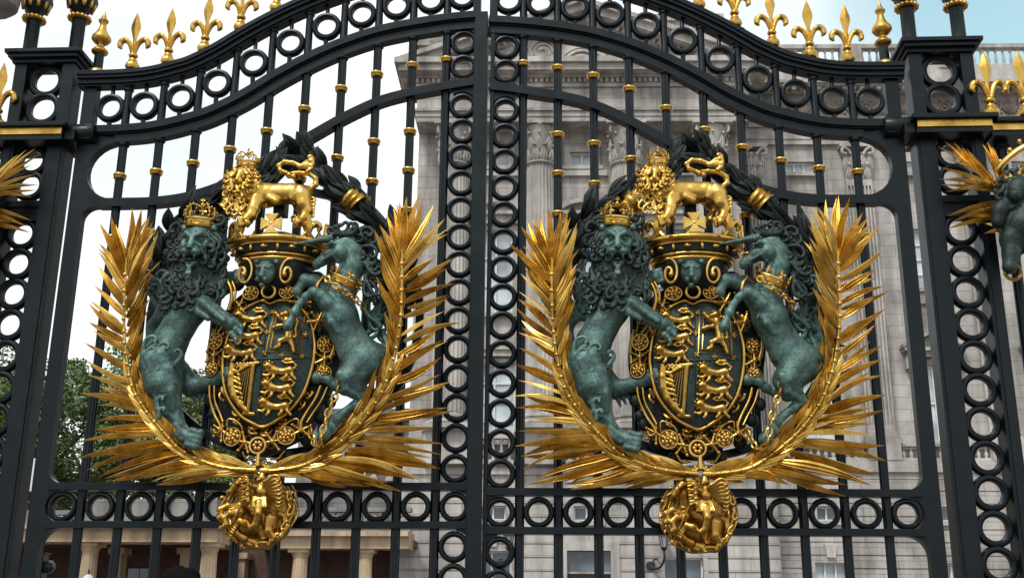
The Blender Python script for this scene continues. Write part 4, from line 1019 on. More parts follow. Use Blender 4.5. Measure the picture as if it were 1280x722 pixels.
chain(uni, [(947, 347, .47), (960, 356, .485), (975, 366, .47), (988, 376, .42), (992, 388, .36)], 9)
chain(uni, [(978, 474, .42), (973, 495, .41), (966, 515, .41), (962, 536, .41), (958, 556, .40)], 8); chain(uni, [(958, 556, .38), (948, 562, .34), (938, 548, .30), (933, 538, .28)], 5)

# gilded lion on the crown
s = Sculpt(.0037); W = .34
px_limb(s, [(833, 242, W, 15.5), (848, 242.5, W, 16), (866, 241.5, W, 14.2), (882, 240.5, W, 13.2), (895, 243, W - .01, 14.5)], .02)
px_limb(s, [(838, 248, W + .04, 10.5), (838, 259, W + .06, 8.2), (836, 268, W + .07, 7.2), (832, 273, W + .09, 6)], .015); paw(s, 831, 274, W + .09, 6, 200)
px_limb(s, [(826, 244, W - .03, 10), (824, 258, W - .02, 7), (828, 268, W - .01, 6), (829, 274, W, 6)], .015)
px_limb(s, [(897, 244, W + .03, 12.5), (901, 254, W + .04, 9.6), (906, 262, W + .04, 6.8), (904, 270, W + .05, 5.8), (901, 276, W + .06, 6)], .015); paw(s, 900, 276, W + .06, 6, 200)
px_limb(s, [(888, 244, W - .05, 12), (889, 254, W - .05, 9), (896, 262, W - .06, 6), (891, 270, W - .05, 5.5), (888, 274, W - .04, 5.5)], .015)
for k in range(5): s.strand(lock(905, 246 + 5 * k, W + .02, -20, 12, -1, .01), .009, .006, .004)
px_limb(s, [(902, 234, W - .02, 4), (909, 229, W - .02, 3.6), (908, 221, W - .02, 3.4), (899, 215, W - .02, 3.2), (886, 214, W - .02, 3.2), (872, 215, W - .02, 3.2), (861, 211, W - .02, 3.2), (858, 205, W - .02, 3.2), (865, 200, W - .02, 3.2), (876, 201, W - .02, 3.2), (888, 206, W - .02, 3.4)], .008)
for k in range(8): s.strand(lock(884 + k * .8, 205 + (k % 3), W - .015, 10 + 10 * (k - 3), 22, -1 if k < 4 else 1, .015), .012, .008, .004)
s.ball(Q(874, 217, W - .01), .022, .006); s.ball(Q(880, 219, W - .01), .018, .006)
FX, FY, FW = 819, 219, .44
s.ball(Q(FX, FY, FW - .05), (.060, .07, .070), .02); s.ball(Q(FX - 1, FY + 5, FW), (.036, .035, .030), .012); s.limb([Q(FX, FY - 6, FW + .005), Q(FX - 1, FY + 2, FW + .03)], [.017, .014], .008); s.ball(Q(FX - 1, FY + 3, FW + .038), .012, .004)
for d in (-1, 1):
    s.ball(Q(FX + d * 5.5, FY - 3.5, FW + .024), (.010, .015, .007), .005, 'd'); s.ball(Q(FX + d * 5.5, FY - 3.3, FW + .008), .0075, .003); s.limb([Q(FX + d * 2, FY - 6.5, FW + .01), Q(FX + d * 8, FY - 7.5, FW)], [.009, .008], .006)
    s.ball(Q(FX + d * 3.5 - 1, FY + 6, FW + .02), .019, .006); s.ball(Q(FX + d * 11, FY - 9, FW - .04), .019, .006)
s.ball(Q(FX - 1, FY + 11, FW + .028), (.018, .03, .008), .004, 'd'); s.ball(Q(FX - 1, FY + 14, FW), (.024, .025, .015), .008)
for a_, b_ in (((846, 250, W + .055), (842, 234, W + .065)), ((886, 246, W + .05), (894, 234, W + .055)), ((858, 246, W + .06), (866, 250, W + .055))): s.limb([Q(*a_), Q(*b_)], [.020, .026], .02)
cl = s.build('crest_lion', GOLD, CO, 1)
s = Sculpt(.0033)
s.ball(Q(820, 221, W + .02), (.085, .055, .085), .03); s.ball(Q(828, 239, W + .03), (.100, .07, .09), .03)
for ri, (r0, ln, w, nn) in enumerate([(10.5, 12, FW + .012, 12), (13, 14, FW - .015, 14), (16, 15, FW - .05, 15)]):
    for k in range(nn):
        a = R_(90 - 148 + 296 * k / (nn - 1) - 180 + (9 if ri else 0)); x = FX + r0 * math.cos(a); y = FY - r0 * math.sin(a)
        v = np.array([math.cos(a) * .8, math.sin(a) * .8 - 1]); s.strand(lock(x, y, w, math.degrees(math.atan2(v[1], v[0])) + rg.uniform(-12, 12), ln * rg.uniform(.8, 1.2), 1 if math.cos(a) > 0 else -1, .015), .011, .0052, .003)
for row, (y0, n) in enumerate([(234, 8), (241, 8), (247, 7), (229, 7), (253, 5)]):
    for k in range(n):
        x = 825 + (k - (n - 1) / 2) * 6.2 + (6 if row == 3 else 0); s.strand(lock(x, y0, .425 - abs(x - 822) * .003, -90 + (x - 820) * 1.5 + rg.uniform(-18, 18), rg.uniform(15, 20), (-1) ** (k + row), .016), .011, .0052, .003)
s.build('mane', GOLD, cl, 1)
cr = link('crown', crown_mesh(13 * U, 24 * U, 'crown', True), GOLD, cl, tuple(Q(822, 207.5, FW - .06))); cr.rotation_euler = (R_(6), R_(2), 0)

# medal of the rider and the dragon
Q = lambda x, y, w: E(x, y, w - .07)
s = Sculpt(.0036); K = .006
px_limb(s, [(859, 634, .30, 12), (872, 643, .30, 11), (888, 650, .30, 13)], .012)                           # horse trunk
px_limb(s, [(858, 630, .33, 10.5), (856, 617, .35, 8.5), (853, 608, .36, 7)], .01); px_limb(s, [(853, 606, .37, 6.8), (847, 612, .38, 5), (842.5, 618, .38, 3.6)], K)
s.ball(Q(849.5, 609, .405), .008, .003); s.cone(Q(855, 601, .36), Q(857.5, 594, .36), .011, .003, .004)
for k in range(9): s.strand(lock(859 + k * .5, 600 + 3.8 * k, .375, -15 + rg.uniform(-20, 20), 13, -1, .012), .009, .005, .002)
px_limb(s, [(853, 640, .35, 7.5), (841, 637, .385, 5), (832, 641, .40, 3.8), (835, 649, .40, 3.2), (832, 652, .40, 3.4)], K); px_limb(s, [(856, 644, .37, 7), (846, 646, .40, 4.8), (839, 652, .41, 3.6), (843, 660, .41, 3.2), (840, 663, .41, 3.4)], K)
px_limb(s, [(892, 655, .33, 11), (893, 668, .35, 6), (900, 677, .34, 4), (896, 686, .34, 3.6)], K); px_limb(s, [(884, 658, .28, 8), (882, 672, .29, 5), (887, 682, .29, 3.6)], K)
px_limb(s, [(899, 646, .29, 4), (907, 650, .28, 4), (909, 660, .28, 4.5), (905, 668, .28, 2.5)], K)
px_limb(s, [(879, 630, .36, 8), (881, 619, .375, 9), (882, 611, .375, 7)], .008); s.ball(Q(881, 602, .385), .029, .005); s.cone(Q(881, 597, .385), Q(887, 591, .36), .020, .006, .006); s.ball(Q(878, 604, .412), .010, .004)
for k in range(8): s.strand([Q(874 + k * 2.2, 626, .405 - .001 * k), Q(871 + k * 3.2, 638, .425)], .0085, .007, .002)
px_limb(s, [(882, 634, .40, 6), (884, 646, .42, 4.8), (881, 660, .41, 3.8), (875, 664, .41, 3.4)], K)
px_limb(s, [(876, 613, .40, 4.4), (867, 610, .42, 3.5), (862, 617, .42, 3.2)], K); s.limb([Q(848, 662, .40), Q(874, 604, .43)], [.0055, .0055], .002)
for k in range(7): s.strand(lock(888 + k * 1.0, 606 + k * 2.8, .36 - .008 * k, 10 - 9 * k, 27, -1, .02), .013, .006, .003)
px_limb(s, [(863, 678, .35, 6), (854, 672, .36, 4.8), (851, 662, .37, 4.4), (858, 656, .38, 4.6), (867, 659, .39, 5.4), (874, 664, .39, 3.2)], K); s.ball(Q(868, 658, .42), .008, .002)
for k in range(6): s.cone(Q(858 - k * 1.3, 657 + k * 3, .39), Q(855 - 2.4 * k, 653 + k * 2.4, .39), .008, .002, .002)
px_limb(s, [(864, 680, .32, 7), (878, 684, .32, 6), (893, 685, .31, 5), (906, 676, .30, 4.2), (914, 662, .29, 3.4)], K)
for off, w, r in ((0, .27, .011), (5, .26, .008), (-5, .28, .007)):
    pts = [(873 + (44 + off) * math.cos(t) * .98, 642 + (44 + off) * math.sin(t) * .98) for t in np.linspace(R_(-40), R_(218), 40)]
    s.limb([Q(x, y, w + .012 * math.sin(i * .9 + off)) for i, (x, y) in enumerate(pts)], [r * (1 + .3 * math.sin(i * 1.3 + off)) for i in range(40)], .004)
for k in range(11):
    t = R_(-30 + 240 * k / 10); s.strand(lock(873 + 45 * math.cos(t), 642 + 45 * math.sin(t), .27, math.degrees(-t) - 90, 16, 1, .015), .010, .006, .003)
s.ball(Q(872, 644, .20), (.195, .05, .195), .004)
med = s.build('rider_medal', TARN, CO, 1)
m = MB(); m.ring(Q(876, 592, .36), [(.050, 0), (.044, -.018), (.032, -.02), (.022, -.008), (.022, .012), (.045, .014)], 26)
for k in range(14):
    a = 2 * math.pi * k / 14; m.ball(Q(876, 592, .36) + np.array([.050 * math.cos(a), -.004, .050 * math.sin(a)]), .0125, 7)
m.build('medal_loop', GOLD, med, 45)
# the other set of arms, on the left leaf
c0 = LF.at(319.5, 681.5, .25); c1 = RF.at(876, 690, .25)
tmp = LF.at(316.5, 684, .25) - (RF.at(874, 690, .25) - EO)
CO2 = copy_tree(CO); CO2.matrix_world = LF.m @ Matrix.Translation(Vector((float(tmp[0]), 0.0, float(tmp[2]))))
n0 = set(bpy.data.objects); r2 = np.random.default_rng(19)
fresh = [palm(CO2, PR_O, PR_I, PR_R, 27, 27, r2), palm(CO2, PL_O, PL_I, PL_R, 27, 27, r2)]
for o_ in [q for q in list(CO2.children) if q.name.startswith('palm_frond') and q not in fresh]:
    for c_ in list(o_.children): bpy.data.objects.remove(c_)
    bpy.data.objects.remove(o_)
CO2['label'] = 'gilt and green bronze royal arms on the left gate leaf, white sky behind'

# ------------------------------------------------------------------ ornaments on the side railings
def side_ornament(side, fr, label):
    root = empty('railing_ornament', fr.m, label, 'ornament', 'ornaments on the side railings')
    X = lambda p: np.array([side * p[0], p[1], p[2]])
    G = lambda x, y, w: X(RF.at(x, y, w)); m = MB(); rr = np.random.default_rng(5)
    tips = [(1172, 183), (1181, 177), (1192, 178), (1202, 184), (1174, 209), (1173, 224), (1176, 231), (1182, 240), (1228, 180), (1234, 177), (1240, 183), (1186, 222), (1196, 190), (1208, 186), (1184, 198)]
    for i, (tx, ty) in enumerate(tips):
        b = (1251 + rr.uniform(-4, 6), 236 + rr.uniform(-5, 6) - (8 if tx > 1220 else 0))
        blade(m, G(b[0], b[1], .22), G(tx, ty, .18 + rr.uniform(-.04, .05)), .021, np.array([rr.normal(0, .4), -1, .3]), .02)
    for tx, ty, bx, by in [(1184, 270, 1248, 252), (1206, 267, 1250, 262), (1210, 273, 1254, 268), (1184, 286, 1244, 272), (1224, 278, 1262, 292), (1230, 292, 1260, 288), (1190, 277, 1250, 258), (1214, 264, 1252, 256)]:
        blade(m, G(bx, by, .20), G(tx, ty, .16), .020, np.array([rr.normal(0, .4), -1, .3]), .02)
    for tx, ty in [(1310, 180), (1325, 200), (1330, 225), (1328, 250), (1300, 172)]: blade(m, G(1262, 240, .2), G(tx, ty, .15), .021, np.array([rr.normal(0, .4), -1, .3]), .02)
    m.build('palm_spray', GOLD, root, 28)
    c = G(1283, 228, .24); m = MB(); m.tube(catmull([c + np.array([side * -.16, 0, .02]), c + np.array([side * -.17, -.06, .09]), c + np.array([side * 0, -.12, .20]), c + np.array([side * .17, -.06, .09]), c + np.array([side * .16, 0, .02])], 5), .022, 8)
    for k in range(7):
        t = k / 6; m.ball(c + np.array([side * (-.17 + .34 * t), -.06 - .06 * math.sin(math.pi * t), .12 + .13 * math.sin(math.pi * t)]), .016, 8)
    m.lathe([(.15, -.02), (.17, 0), (.16, .03), (.17, .06), (.15, .07)], c, 24, sy=.6); m.build('crown', GOLD, root, 45)
    s = Sculpt(.007); sc = U
    for pts in ([(1284, 262, .26, 24), (1276, 285, .27, 25), (1270, 300, .26, 20)], [(1262, 298, .3, 12), (1264, 318, .3, 10), (1262, 334, .31, 9)], [(1262, 250, .30, 12), (1250, 262, .33, 9), (1247, 278, .33, 8)], [(1284, 300, .2, 14), (1300, 320, .2, 10), (1296, 338, .2, 9)]):
        s.limb([G(p[0], p[1], p[2]) for p in pts], [p[3] * sc for p in pts], .03)
    s.ball(G(1272, 240, .31), .095, .03); s.ball(G(1268, 244, .38), .04, .02)
    for k in range(16):
        a = 2 * math.pi * k / 16; x, y = 1272 + 17 * math.cos(a), 236 + 13 * math.sin(a)
        P = [X(RF.at(EO_[0], EO_[1], EO_[2])) for EO_ in []]
        pts = [p + EO for p in lock(x, y, .34, math.degrees(-a) + 60, 20, (-1) ** k, .02)]; s.strand([X(p) for p in pts], .017, .009, .003)
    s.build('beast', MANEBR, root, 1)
    m = MB(); m.ring(G(1266, 340, .3), [(.06, 0), (.05, -.015), (.035, 0), (.05, .015)], 20); m.build('gilt_boss', GOLD, root, 45)
    return root
side_ornament(1, RF, 'gilt palm spray with a small green bronze beast on the right railing')
side_ornament(-1, LF, 'gilt palm spray reaching in from the left edge of the picture')
# ------------------------------------------------------------------ the palace behind: pavilion with its pediment, and the long wing
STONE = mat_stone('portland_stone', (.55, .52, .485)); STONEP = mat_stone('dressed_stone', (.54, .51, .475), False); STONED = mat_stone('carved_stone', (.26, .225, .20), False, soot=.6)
GLASS = mat_glass('window_glass', (.10, .13, .16)); GLASSB = mat_glass('curtained_glass', (.44, .50, .54), .25); WHITE = mat_plain('white_window_paint', (.70, .70, .68), .5, .05)
ROOFM = mat_plain('roof_lead', (.12, .13, .14), .6)
def PX(px, py, d=0.0): return PF.at(px, py, -d)[0]
def PZ(py, d=0.0, px=728): return PF.at(px, py, -d)[2]
PAL = empty('palace', PF.m, 'grey stone palace front with fluted columns, pediment and balustrade beyond the gate', 'palace')
def pp(nm, m, mat=STONEP, par=PAL, sm=None): return m.build(nm, mat, par, sm)
CB = PX(728, 240)                       # centre line of the pavilion
sc_ = 40.9 / 1400
bayx = [CB + d for d in (-3.28, 0.0, 3.28)]
colx = [CB - 4.90, CB - 1.64, CB + 1.64, CB + 4.90]
PL_, PR_ = CB - 6.35, CB + 6.35       # pavilion wall edges
zf = {k: PZ(v) for k, v in dict(astr=214, archb=167, arch1=152, frz=126, dent=120, corn=108, corn1=100, colbase=542, shaft0=523, ped=577, strg0=600, strg1=588).items()}
# window-pierced wall: grid of rectangles around openings
def pierced(x0, x1, z0, z1, y0, y1, holes):
    """boxes that fill x0..x1, z0..z1 except the (disjoint) holes, one column of boxes per distinct hole span"""
    m = MB(); xs = sorted({x0, x1, *[h[0] for h in holes], *[h[1] for h in holes]})
    for a, b in zip(xs, xs[1:]):
        if b - a < 1e-4: continue
        hs = sorted([h for h in holes if h[0] <= a + 1e-5 and h[1] >= b - 1e-5], key=lambda h: h[2]); z = z0
        for h in hs:
            if h[2] > z: m.box((a, y0, z), (b, y1, h[2]))
            z = h[3]
        if z1 > z: m.box((a, y0, z), (b, y1, z1))
    return m
def window(par, x, z0, z1, wd, y, nx=2, nz=3, glass=GLASS, arch=False, fw=.06, surround=.16, sill=True, bars=.03):
    m = MB(); a, b = x - wd / 2, x + wd / 2
    m.box((a - surround, y - .10, z0), (a, y + .02, z1)); m.box((b, y - .10, z0), (b + surround, y + .02, z1)); m.box((a - surround, y - .10, z1), (b + surround, y + .02, z1 + surround)); 
    if sill: m.box((a - surround - .08, y - .22, z0 - .16), (b + surround + .08, y + .02, z0 - .001))
    w_ = m.build('window', STONEP, par)
    m = MB(); m.box((a, y + .18, z0), (b, y + .20, z1)); m.build('pane', glass, w_)
    m = MB()
    m.box((a, y + .10, z0), (a + fw, y + .17, z1)); m.box((b - fw, y + .10, z0), (b, y + .17, z1)); m.box((a + fw, y + .10, z0), (b - fw, y + .17, z0 + fw)); m.box((a + fw, y + .10, z1 - fw), (b - fw, y + .17, z1))
    for i in range(1, nx): q = a + (b - a) * i / nx; m.box((q - bars, y + .11, z0 + fw), (q + bars, y + .165, z1 - fw))
    for i in range(1, nz): q = z0 + (z1 - z0) * i / nz; m.box((a + fw, y + .112, q - bars), (b - fw, y + .163, q + bars))
    m.build('frame', WHITE, w_); return w_
def hole(x, z0, z1, wd): return (x - wd / 2, x + wd / 2, z0, z1)
top_z = (PZ(209), PZ(191)); fl2 = (PZ(392), PZ(288)); fl1 = (PZ(551), PZ(455)); gr = (PZ(800), PZ(692)); mez = (PZ(652), PZ(634))
# pavilion wall
H = []
for x in bayx: H += [hole(x, *top_z, .95), hole(x, *fl2, 1.25), hole(x, *fl1, 1.5)]
m = pierced(PL_, PR_, zf['ped'], zf['archb'], 0, .9, H); pp('pavilion_wall', m, STONE)
# rusticated ground floor, real grooves between the courses
def rustic(x0, x1, y, holes, z1, course=.455, gap=.05):
    m = pierced(x0, x1, 0, z1, y, y + .9, holes); z = z1
    while z - course > 0:
        for h in pierced(x0, x1, z - course + gap, z, y - .055, y - .001, [(a - .0, b + .0, max(c, z - course), min(d, z)) for a, b, c, d in holes if c < z and d > z - course + gap and (max(c, z - course) < min(d, z))]).v and [0]:
            q = pierced(x0, x1, z - course + gap, z, y - .055, y - .001, [(a, b, max(c, z - course), min(d, z + .001)) for a, b, c, d in holes if c < z and d > z - course + gap]); m.add(q.v, q.f)
        z -= course
    return m
GH = [hole(bayx[1] + .05, 0.3, PZ(689), 1.5), hole(bayx[0], PZ(800), PZ(690), 1.35), hole(bayx[2], PZ(800), PZ(697), 1.35), hole(bayx[0] + .02, *mez, .9), hole(bayx[2] + .02, *mez, .9), hole(bayx[1], *mez, .9)]
pp('ground_storey', rustic(PL_ - .25, PR_ + .25, -.45, GH, zf['strg0']), STONE)
for h in GH[1:3]: window(PAL, (h[0] + h[1]) / 2, h[2], h[3], h[1] - h[0], -.40, 2, 3)
for h in GH[3:]: window(PAL, (h[0] + h[1]) / 2, h[2], h[3], h[1] - h[0], -.40, 2, 1, surround=.1)
h = GH[0]; m = MB(); m.box((h[0], -.25, .3), (h[1], -.2, h[3] - .75)); door = pp('door', m, mat_plain('dark_door_paint', (.012, .014, .014), .4)); m = MB(); m.box((h[0], -.28, h[3] - .70), (h[1], -.24, h[3])); pp('transom', m, GLASS, door)
m = MB(); m.box((h[0], -.32, h[3] - .76), (h[1], -.2, h[3] - .69)); m.box((h[0] - .3, -.58, .3), (h[0], -.40, h[3] + .3)); m.box((h[1], -.58, .3), (h[1] + .3, -.40, h[3] + .3)); m.box((h[0], -.58, h[3]), (h[1], -.40, h[3] + .3)); pp('door_surround', m, STONEP, door)
for x in (bayx[0], bayx[2]):
    zt = gr[1] + .2; m = MB(); m.plate([(x - .16, zt), (x + .16, zt), (x + .24, zt + .6), (x - .24, zt + .6)], -.60, -.5); pp('keystone', m)
def moulding(x0, x1, y, rows, ret=.9):
    """stacked bands (z0, z1, projection) that run across and return at both ends"""
    m = MB()
    for z0, z1, p in rows: m.box((x0 - p, y - p, z0), (x1 + p, y + ret, z1))
    return m
pp('string_course', moulding(PL_ - .25, PR_ + .25, -.45, [(zf['strg0'], zf['strg0'] + .12, .06), (zf['strg0'] + .121, zf['strg1'], .16), (zf['strg1'] + .001, zf['strg1'] + .1, .10)]))
# pedestals under the columns with balustrades between
zp0, zp1 = zf['strg1'] + .101, zf['colbase']
def baluster(m, x, y, z0, z1, r=.085):
    h = z1 - z0; m.lathe([(r * .9, 0), (r * .9, h * .06), (r * .5, h * .10), (r * .95, h * .30), (r * .8, h * .42), (r * .42, h * .70), (r * .75, h * .88), (r * .9, h * .92), (r * .9, h)], (x, y, z0), 8)
def balustrade(par, x0, x1, y, z0, z1, step=.26, name='balustrade', piers=()):
    hh = z1 - z0; m = MB(); m.box((x0, y - .14, z0), (x1, y + .14, z0 + hh * .16)); m.box((x0, y - .17, z1 - hh * .16), (x1, y + .17, z1)); b = pp(name, m, STONEP, par)
    m = MB(); n = int((x1 - x0) / step)
    for i in range(n):
        x = x0 + (i + .5) * (x1 - x0) / n
        if any(abs(x - p) < .45 for p in piers): continue
        baluster(m, x, y, z0 + hh * .16, z1 - hh * .16)
    q = m.build('balusters', STONEP, b, 40); q['kind'] = 'stuff'
    return b
for x in colx:
    m = MB(); m.box((x - .82, -.98, zp0), (x + .82, -.01, zp1 - .1)); m.box((x - .9, -1.06, zp1 - .1), (x + .9, -.01, zp1)); pp('pedestal', m)
for a, b in zip(colx, colx[1:]): balustrade(PAL, a + .91, b - .91, -.62, zp0, zp1 - .12)
# fluted giant columns
def capital(m, x, y, z0, z1, r, rngc, flat=False):
    h = z1 - z0
    m.lathe([(r * .86, 0), (r * .90, h * .3), (r * 1.0, h * .65), (r * 1.22, h * .9)], (x, y, z0), 16)
    for row, (zz, hh, rr, n) in enumerate([(0, .42, 1.0, 10), (.22, .50, 1.08, 10)]):
        for k in range(n):
            a = 2 * math.pi * (k + .5 * row) / n; o = np.array([math.cos(a), math.sin(a), 0]); b = np.array([x, y, z0 + h * zz]); up = np.array([0, 0, 1.])
            blade(m, b + o * r * .86, b + o * r * rr * 1.02 + up * h * hh * .92, r * .30, o, .03); m.ball(b + o * r * (rr + .14) + up * h * hh * .95, r * .13, 6, (1, 1, .8))
    for k in range(4):
        a = math.pi / 4 + k * math.pi / 2; o = np.array([math.cos(a), math.sin(a), 0]); up = np.array([0, 0, 1.]); b = np.array([x, y, z0])
        m.tube(catmull([b + o * r * .95 + up * h * .5, b + o * r * 1.15 + up * h * .8, b + o * r * 1.45 + up * h * .88, b + o * r * 1.5 + up * h * .74, b + o * r * 1.38 + up * h * .72], 3), r * .09, 6)
    for k in range(4):
        a = k * math.pi / 2; o = np.array([math.cos(a), math.sin(a), 0]); m.ball(np.array([x, y, z0 + h * .92]) + o * r * 1.18, r * .17, 7)
    m.box((x - r * 1.32, y - r * 1.32, z1 - h * .08), (x + r * 1.32, y + r * 1.32, z1))
def giant_column(x, y=-.52, r=.62):
    o = empty('column'); o.parent = PAL
    m = MB(); z0, z1 = zf['shaft0'], zf['astr']
    m.lathe([(r, 0), (r, (z1 - z0) * .33), (r * .95, (z1 - z0) * .7), (r * .86, z1 - z0)], (x, y, z0), 96, ridge=lambda k, n, h: 1.0 if k % 4 == 0 else (.94 if k % 4 in (1, 3) else .90)); pp('shaft', m, STONEP, o, 25)
    m = MB(); zb = zf['colbase']; m.box((x - r * 1.35, y - r * 1.35, zb), (x + r * 1.35, min(y + r * 1.35, -.01), zb + .16)); m.lathe([(r * 1.32, .16), (r * 1.36, .22), (r * 1.30, .30), (r * 1.12, .32), (r * 1.1, .40), (r * 1.2, .43), (r * 1.2, .50), (r * 1.05, .53), (r * 1.0, z0 - zb)], (x, y, zb), 32); pp('base', m, STONEP, o, 40)
    m = MB(); m.lathe([(r * .92, -.08), (r * .98, -.05), (r * .98, 0), (r * .92, .02)], (x, y, z1), 32); capital(m, x, y, z1 + .02, zf['archb'], r * .92, None); pp('capital', m, STONEP, o, 50)
for x in colx: giant_column(x)
# bays: surrounds, hoods, curtains
for x in bayx:
    window(PAL, x, *top_z, .95, 0, 2, 1, GLASSB, surround=.22)
    window(PAL, x, *fl2, 1.25, 0, 2, 3, GLASSB, surround=.18); window(PAL, x, *fl1, 1.5, 0, 2, 4, GLASSB, surround=.2)
    z = fl2[1] + .20; m = MB(); m.box((x - .95, -.30, z + .001), (x + .95, -.001, z + .30)); m.box((x - 1.10, -.48, z + .301), (x + 1.10, -.001, z + .44))
    zc, R2 = z + .44 - .95, 1.46
    o1 = [(x + (R2) * math.sin(R_(t)), zc + R2 * math.cos(R_(t))) for t in np.linspace(-47, 47, 15)]; i1 = [(x + (R2 - .17) * math.sin(R_(t)), zc + (R2 - .17) * math.cos(R_(t))) for t in np.linspace(-43.5, 43.5, 15)]
    m.strip(o1, i1, -.46, -.001); m.plate([(x - .85, z + .441)] + i1[1:-1] + [(x + .85, z + .441)], -.18, -.002); pp('window_hood', m)
    z = PZ(218); m = MB(); m.box((x - 1.5 + .55, -.2, z - .12), (x + 1.5 - .55, -.001, z + .1)); pp('sill_band', m)
    z = fl1[1] + .24; m = MB(); m.box((x - 1.1, -.3, z), (x + 1.1, -.001, z + .22)); m.plate([(x - 1.25, z + .221), (x + 1.25, z + .221), (x, z + .85)], -.4, -.002); pp('window_hood', m)
# entablature
y0 = -1.15
pp('architrave', moulding(PL_ + .3, PR_ - .3, y0 + .35, [(zf['archb'], zf['archb'] + .2, .30), (zf['archb'] + .201, zf['arch1'] - .1, .34), (zf['arch1'] - .099, zf['arch1'], .42), (zf['arch1'] + .001, zf['frz'], .30)], 1.7), STONE)
z1 = zf['frz']; zc1 = zf['corn1']; dz = zc1 - z1
m = MB(); n = 62; xa, xb = PL_ - .1, PR_ + .1
for i in range(n):
    x = xa + (xb - xa) * (i + .5) / n; m.box((x - .055, y0 - .14, z1 + dz * .18), (x + .055, y0 + .001, z1 + dz * .36))
q = pp('dentils', m); 
CRO = [(z1, z1 + dz * .17, .05), (z1 + dz * .171, z1 + dz * .38, .0), (z1 + dz * .381, z1 + dz * .48, .18), (z1 + dz * .481, z1 + dz * .76, .62), (z1 + dz * .761, z1 + dz, .78)]
pp('cornice', moulding(PL_ - .05, PR_ + .05, y0, CRO, 2.2), STONEP)
# pediment with a round window in carved scrolls
apx = CB; za = PZ(9, -1.1); half = PR_ + .05 - CB + .78; zb = zc1 + .001
def rake(sg):
    m = MB(); a = np.array([apx + sg * half, zb]); b = np.array([apx, za]); t = nrm(b - a); nn = np.array([-t[1], t[0]]); nn = nn if nn[1] > 0 else -nn
    for d0, d1, ya in ((-.62, -.42, y0 + .02), (-.419, -.16, y0 - .5), (-.159, .02, y0 - .70)):
        m.strip([tuple(a + nn * d1), tuple(b + np.array([0, d1 / abs(nn[1])]))], [tuple(a + nn * d0), tuple(b + np.array([0, d0 / abs(nn[1])]))], ya, y0 + 2.0)
    for i in range(30):
        c = a + (b - a) * (i + 1.2) / 31; q = c - nn * .52; m.add([(q[0] + u_ * t[0] * .055 + v_ * nn[0] * .09, yy, q[1] + u_ * t[1] * .055 + v_ * nn[1] * .09) for yy in (y0 - .13, y0 + .019) for u_, v_ in ((-1, -1), (1, -1), (1, 1), (-1, 1))], [(0, 1, 2, 3), (7, 6, 5, 4), (0, 4, 5, 1), (1, 5, 6, 2), (2, 6, 7, 3), (3, 7, 4, 0)])
    return m
ped = pp('pediment', MB().plate([(apx - half + .9, zb), (apx + half - .9, zb), (apx, za - .6)], y0 + .15, y0 + 1.9), STONEP)
for sg in (-1, 1): pp('raking_cornice', rake(sg), STONEP, ped)
zo = PZ(86, -1.0); m = MB()
for r0, h0 in ((.62, -.10), (.80, -.16), (.98, -.10)): m.ring((CB, y0 + .15, zo), [(r0, 0), (r0 - .03, h0), (r0 - .12, h0), (r0 - .14, 0)], 36)
pp('oculus_frame', m, STONEP, ped, 40); m = MB(); m.lathe([(.5, -.02), (.5, 0)], (CB, y0 + .15, zo), 28, axis=(0, 1, 0)); pp('oculus_pane', m, GLASS, ped)
m = MB(); m.box((CB - .03, y0 + .09, zo - .5), (CB + .03, y0 + .128, zo + .5)); m.box((CB - .5, y0 + .09, zo - .03), (CB + .5, y0 + .126, zo + .03)); pp('oculus_bars', m, STONEP, ped)
for sg in (-1, 1):
    m = MB()
    for (r0, cx_, cz_, tn) in ((.62, 1.55, .30, 1.4), (.42, 2.35, .14, 1.6), (.30, 3.05, .06, 1.7), (.40, 1.15, .95, 1.2)):
        for tk in (1, .66):
            pts = [(CB + sg * (cx_ + r0 * tk * (1 - .75 * t) * math.cos(math.pi * (1 - 2 * tn * t) * 1)), y0 + .10, zb + .35 + cz_ + r0 * tk * (1 - .75 * t) * math.sin(math.pi * (1 - 2 * tn * t))) for t in np.linspace(0, 1, 26)]
            m.tube(pts, list(np.linspace(.07, .05, 26) * tk), 6)
    for k in range(16):
        bx, bz = CB + sg * (1.0 + .22 * k), zb + .15 + .02 * (k % 3); blade(m, (bx, y0 + .12, bz), (bx + sg * .42, y0 + .04, bz + .40 - .018 * k), .10, np.array([0, -1, .2]), .04)
    pp('pediment_carving', m, STONEP, ped, 40)
# attic blocks behind the pediment
xa0, xa1 = PX(524, 60, 1.2), PX(942, 60, 1.2); zt0, zt1 = PZ(45, 1.2), PZ(22, 2.2)
m = MB(); m.box((xa0, 1.1, zc1 - .2), (xa0 + 2.2, 3.6, zt0)); m.box((xa0 - .12, 1.0, zt0 - .5), (xa0 + 2.3, 3.7, zt0 - .3)); m.box((xa0 - .14, .98, PZ(84, 1.2) - .12), (xa0 + 2.34, 3.72, PZ(84, 1.2) + .08)); pp('attic_block', m, STONE)
xm0, xm1 = PX(795, 40, 2.2), PX(900, 40, 2.2)
m = MB(); m.box((xm0, 2.1, zc1 - .2), (xm1, 4.5, zt1 - .3)); m.box((xm0 - .15, 1.95, zt1 - .3), (xm1 + .15, 4.6, zt1)); pp('attic_block', m, STONE)
xm2 = PX(950, 80, 2.0); z2 = PZ(66, 2.0); m = MB(); m.box((xm1 + .01, 2.0, zc1 - .3), (xm2, 4.4, z2 - .2)); m.box((xm1 + .16, 1.9, z2 - .2), (xm2 + .1, 4.5, z2)); pp('attic_block', m, STONE)
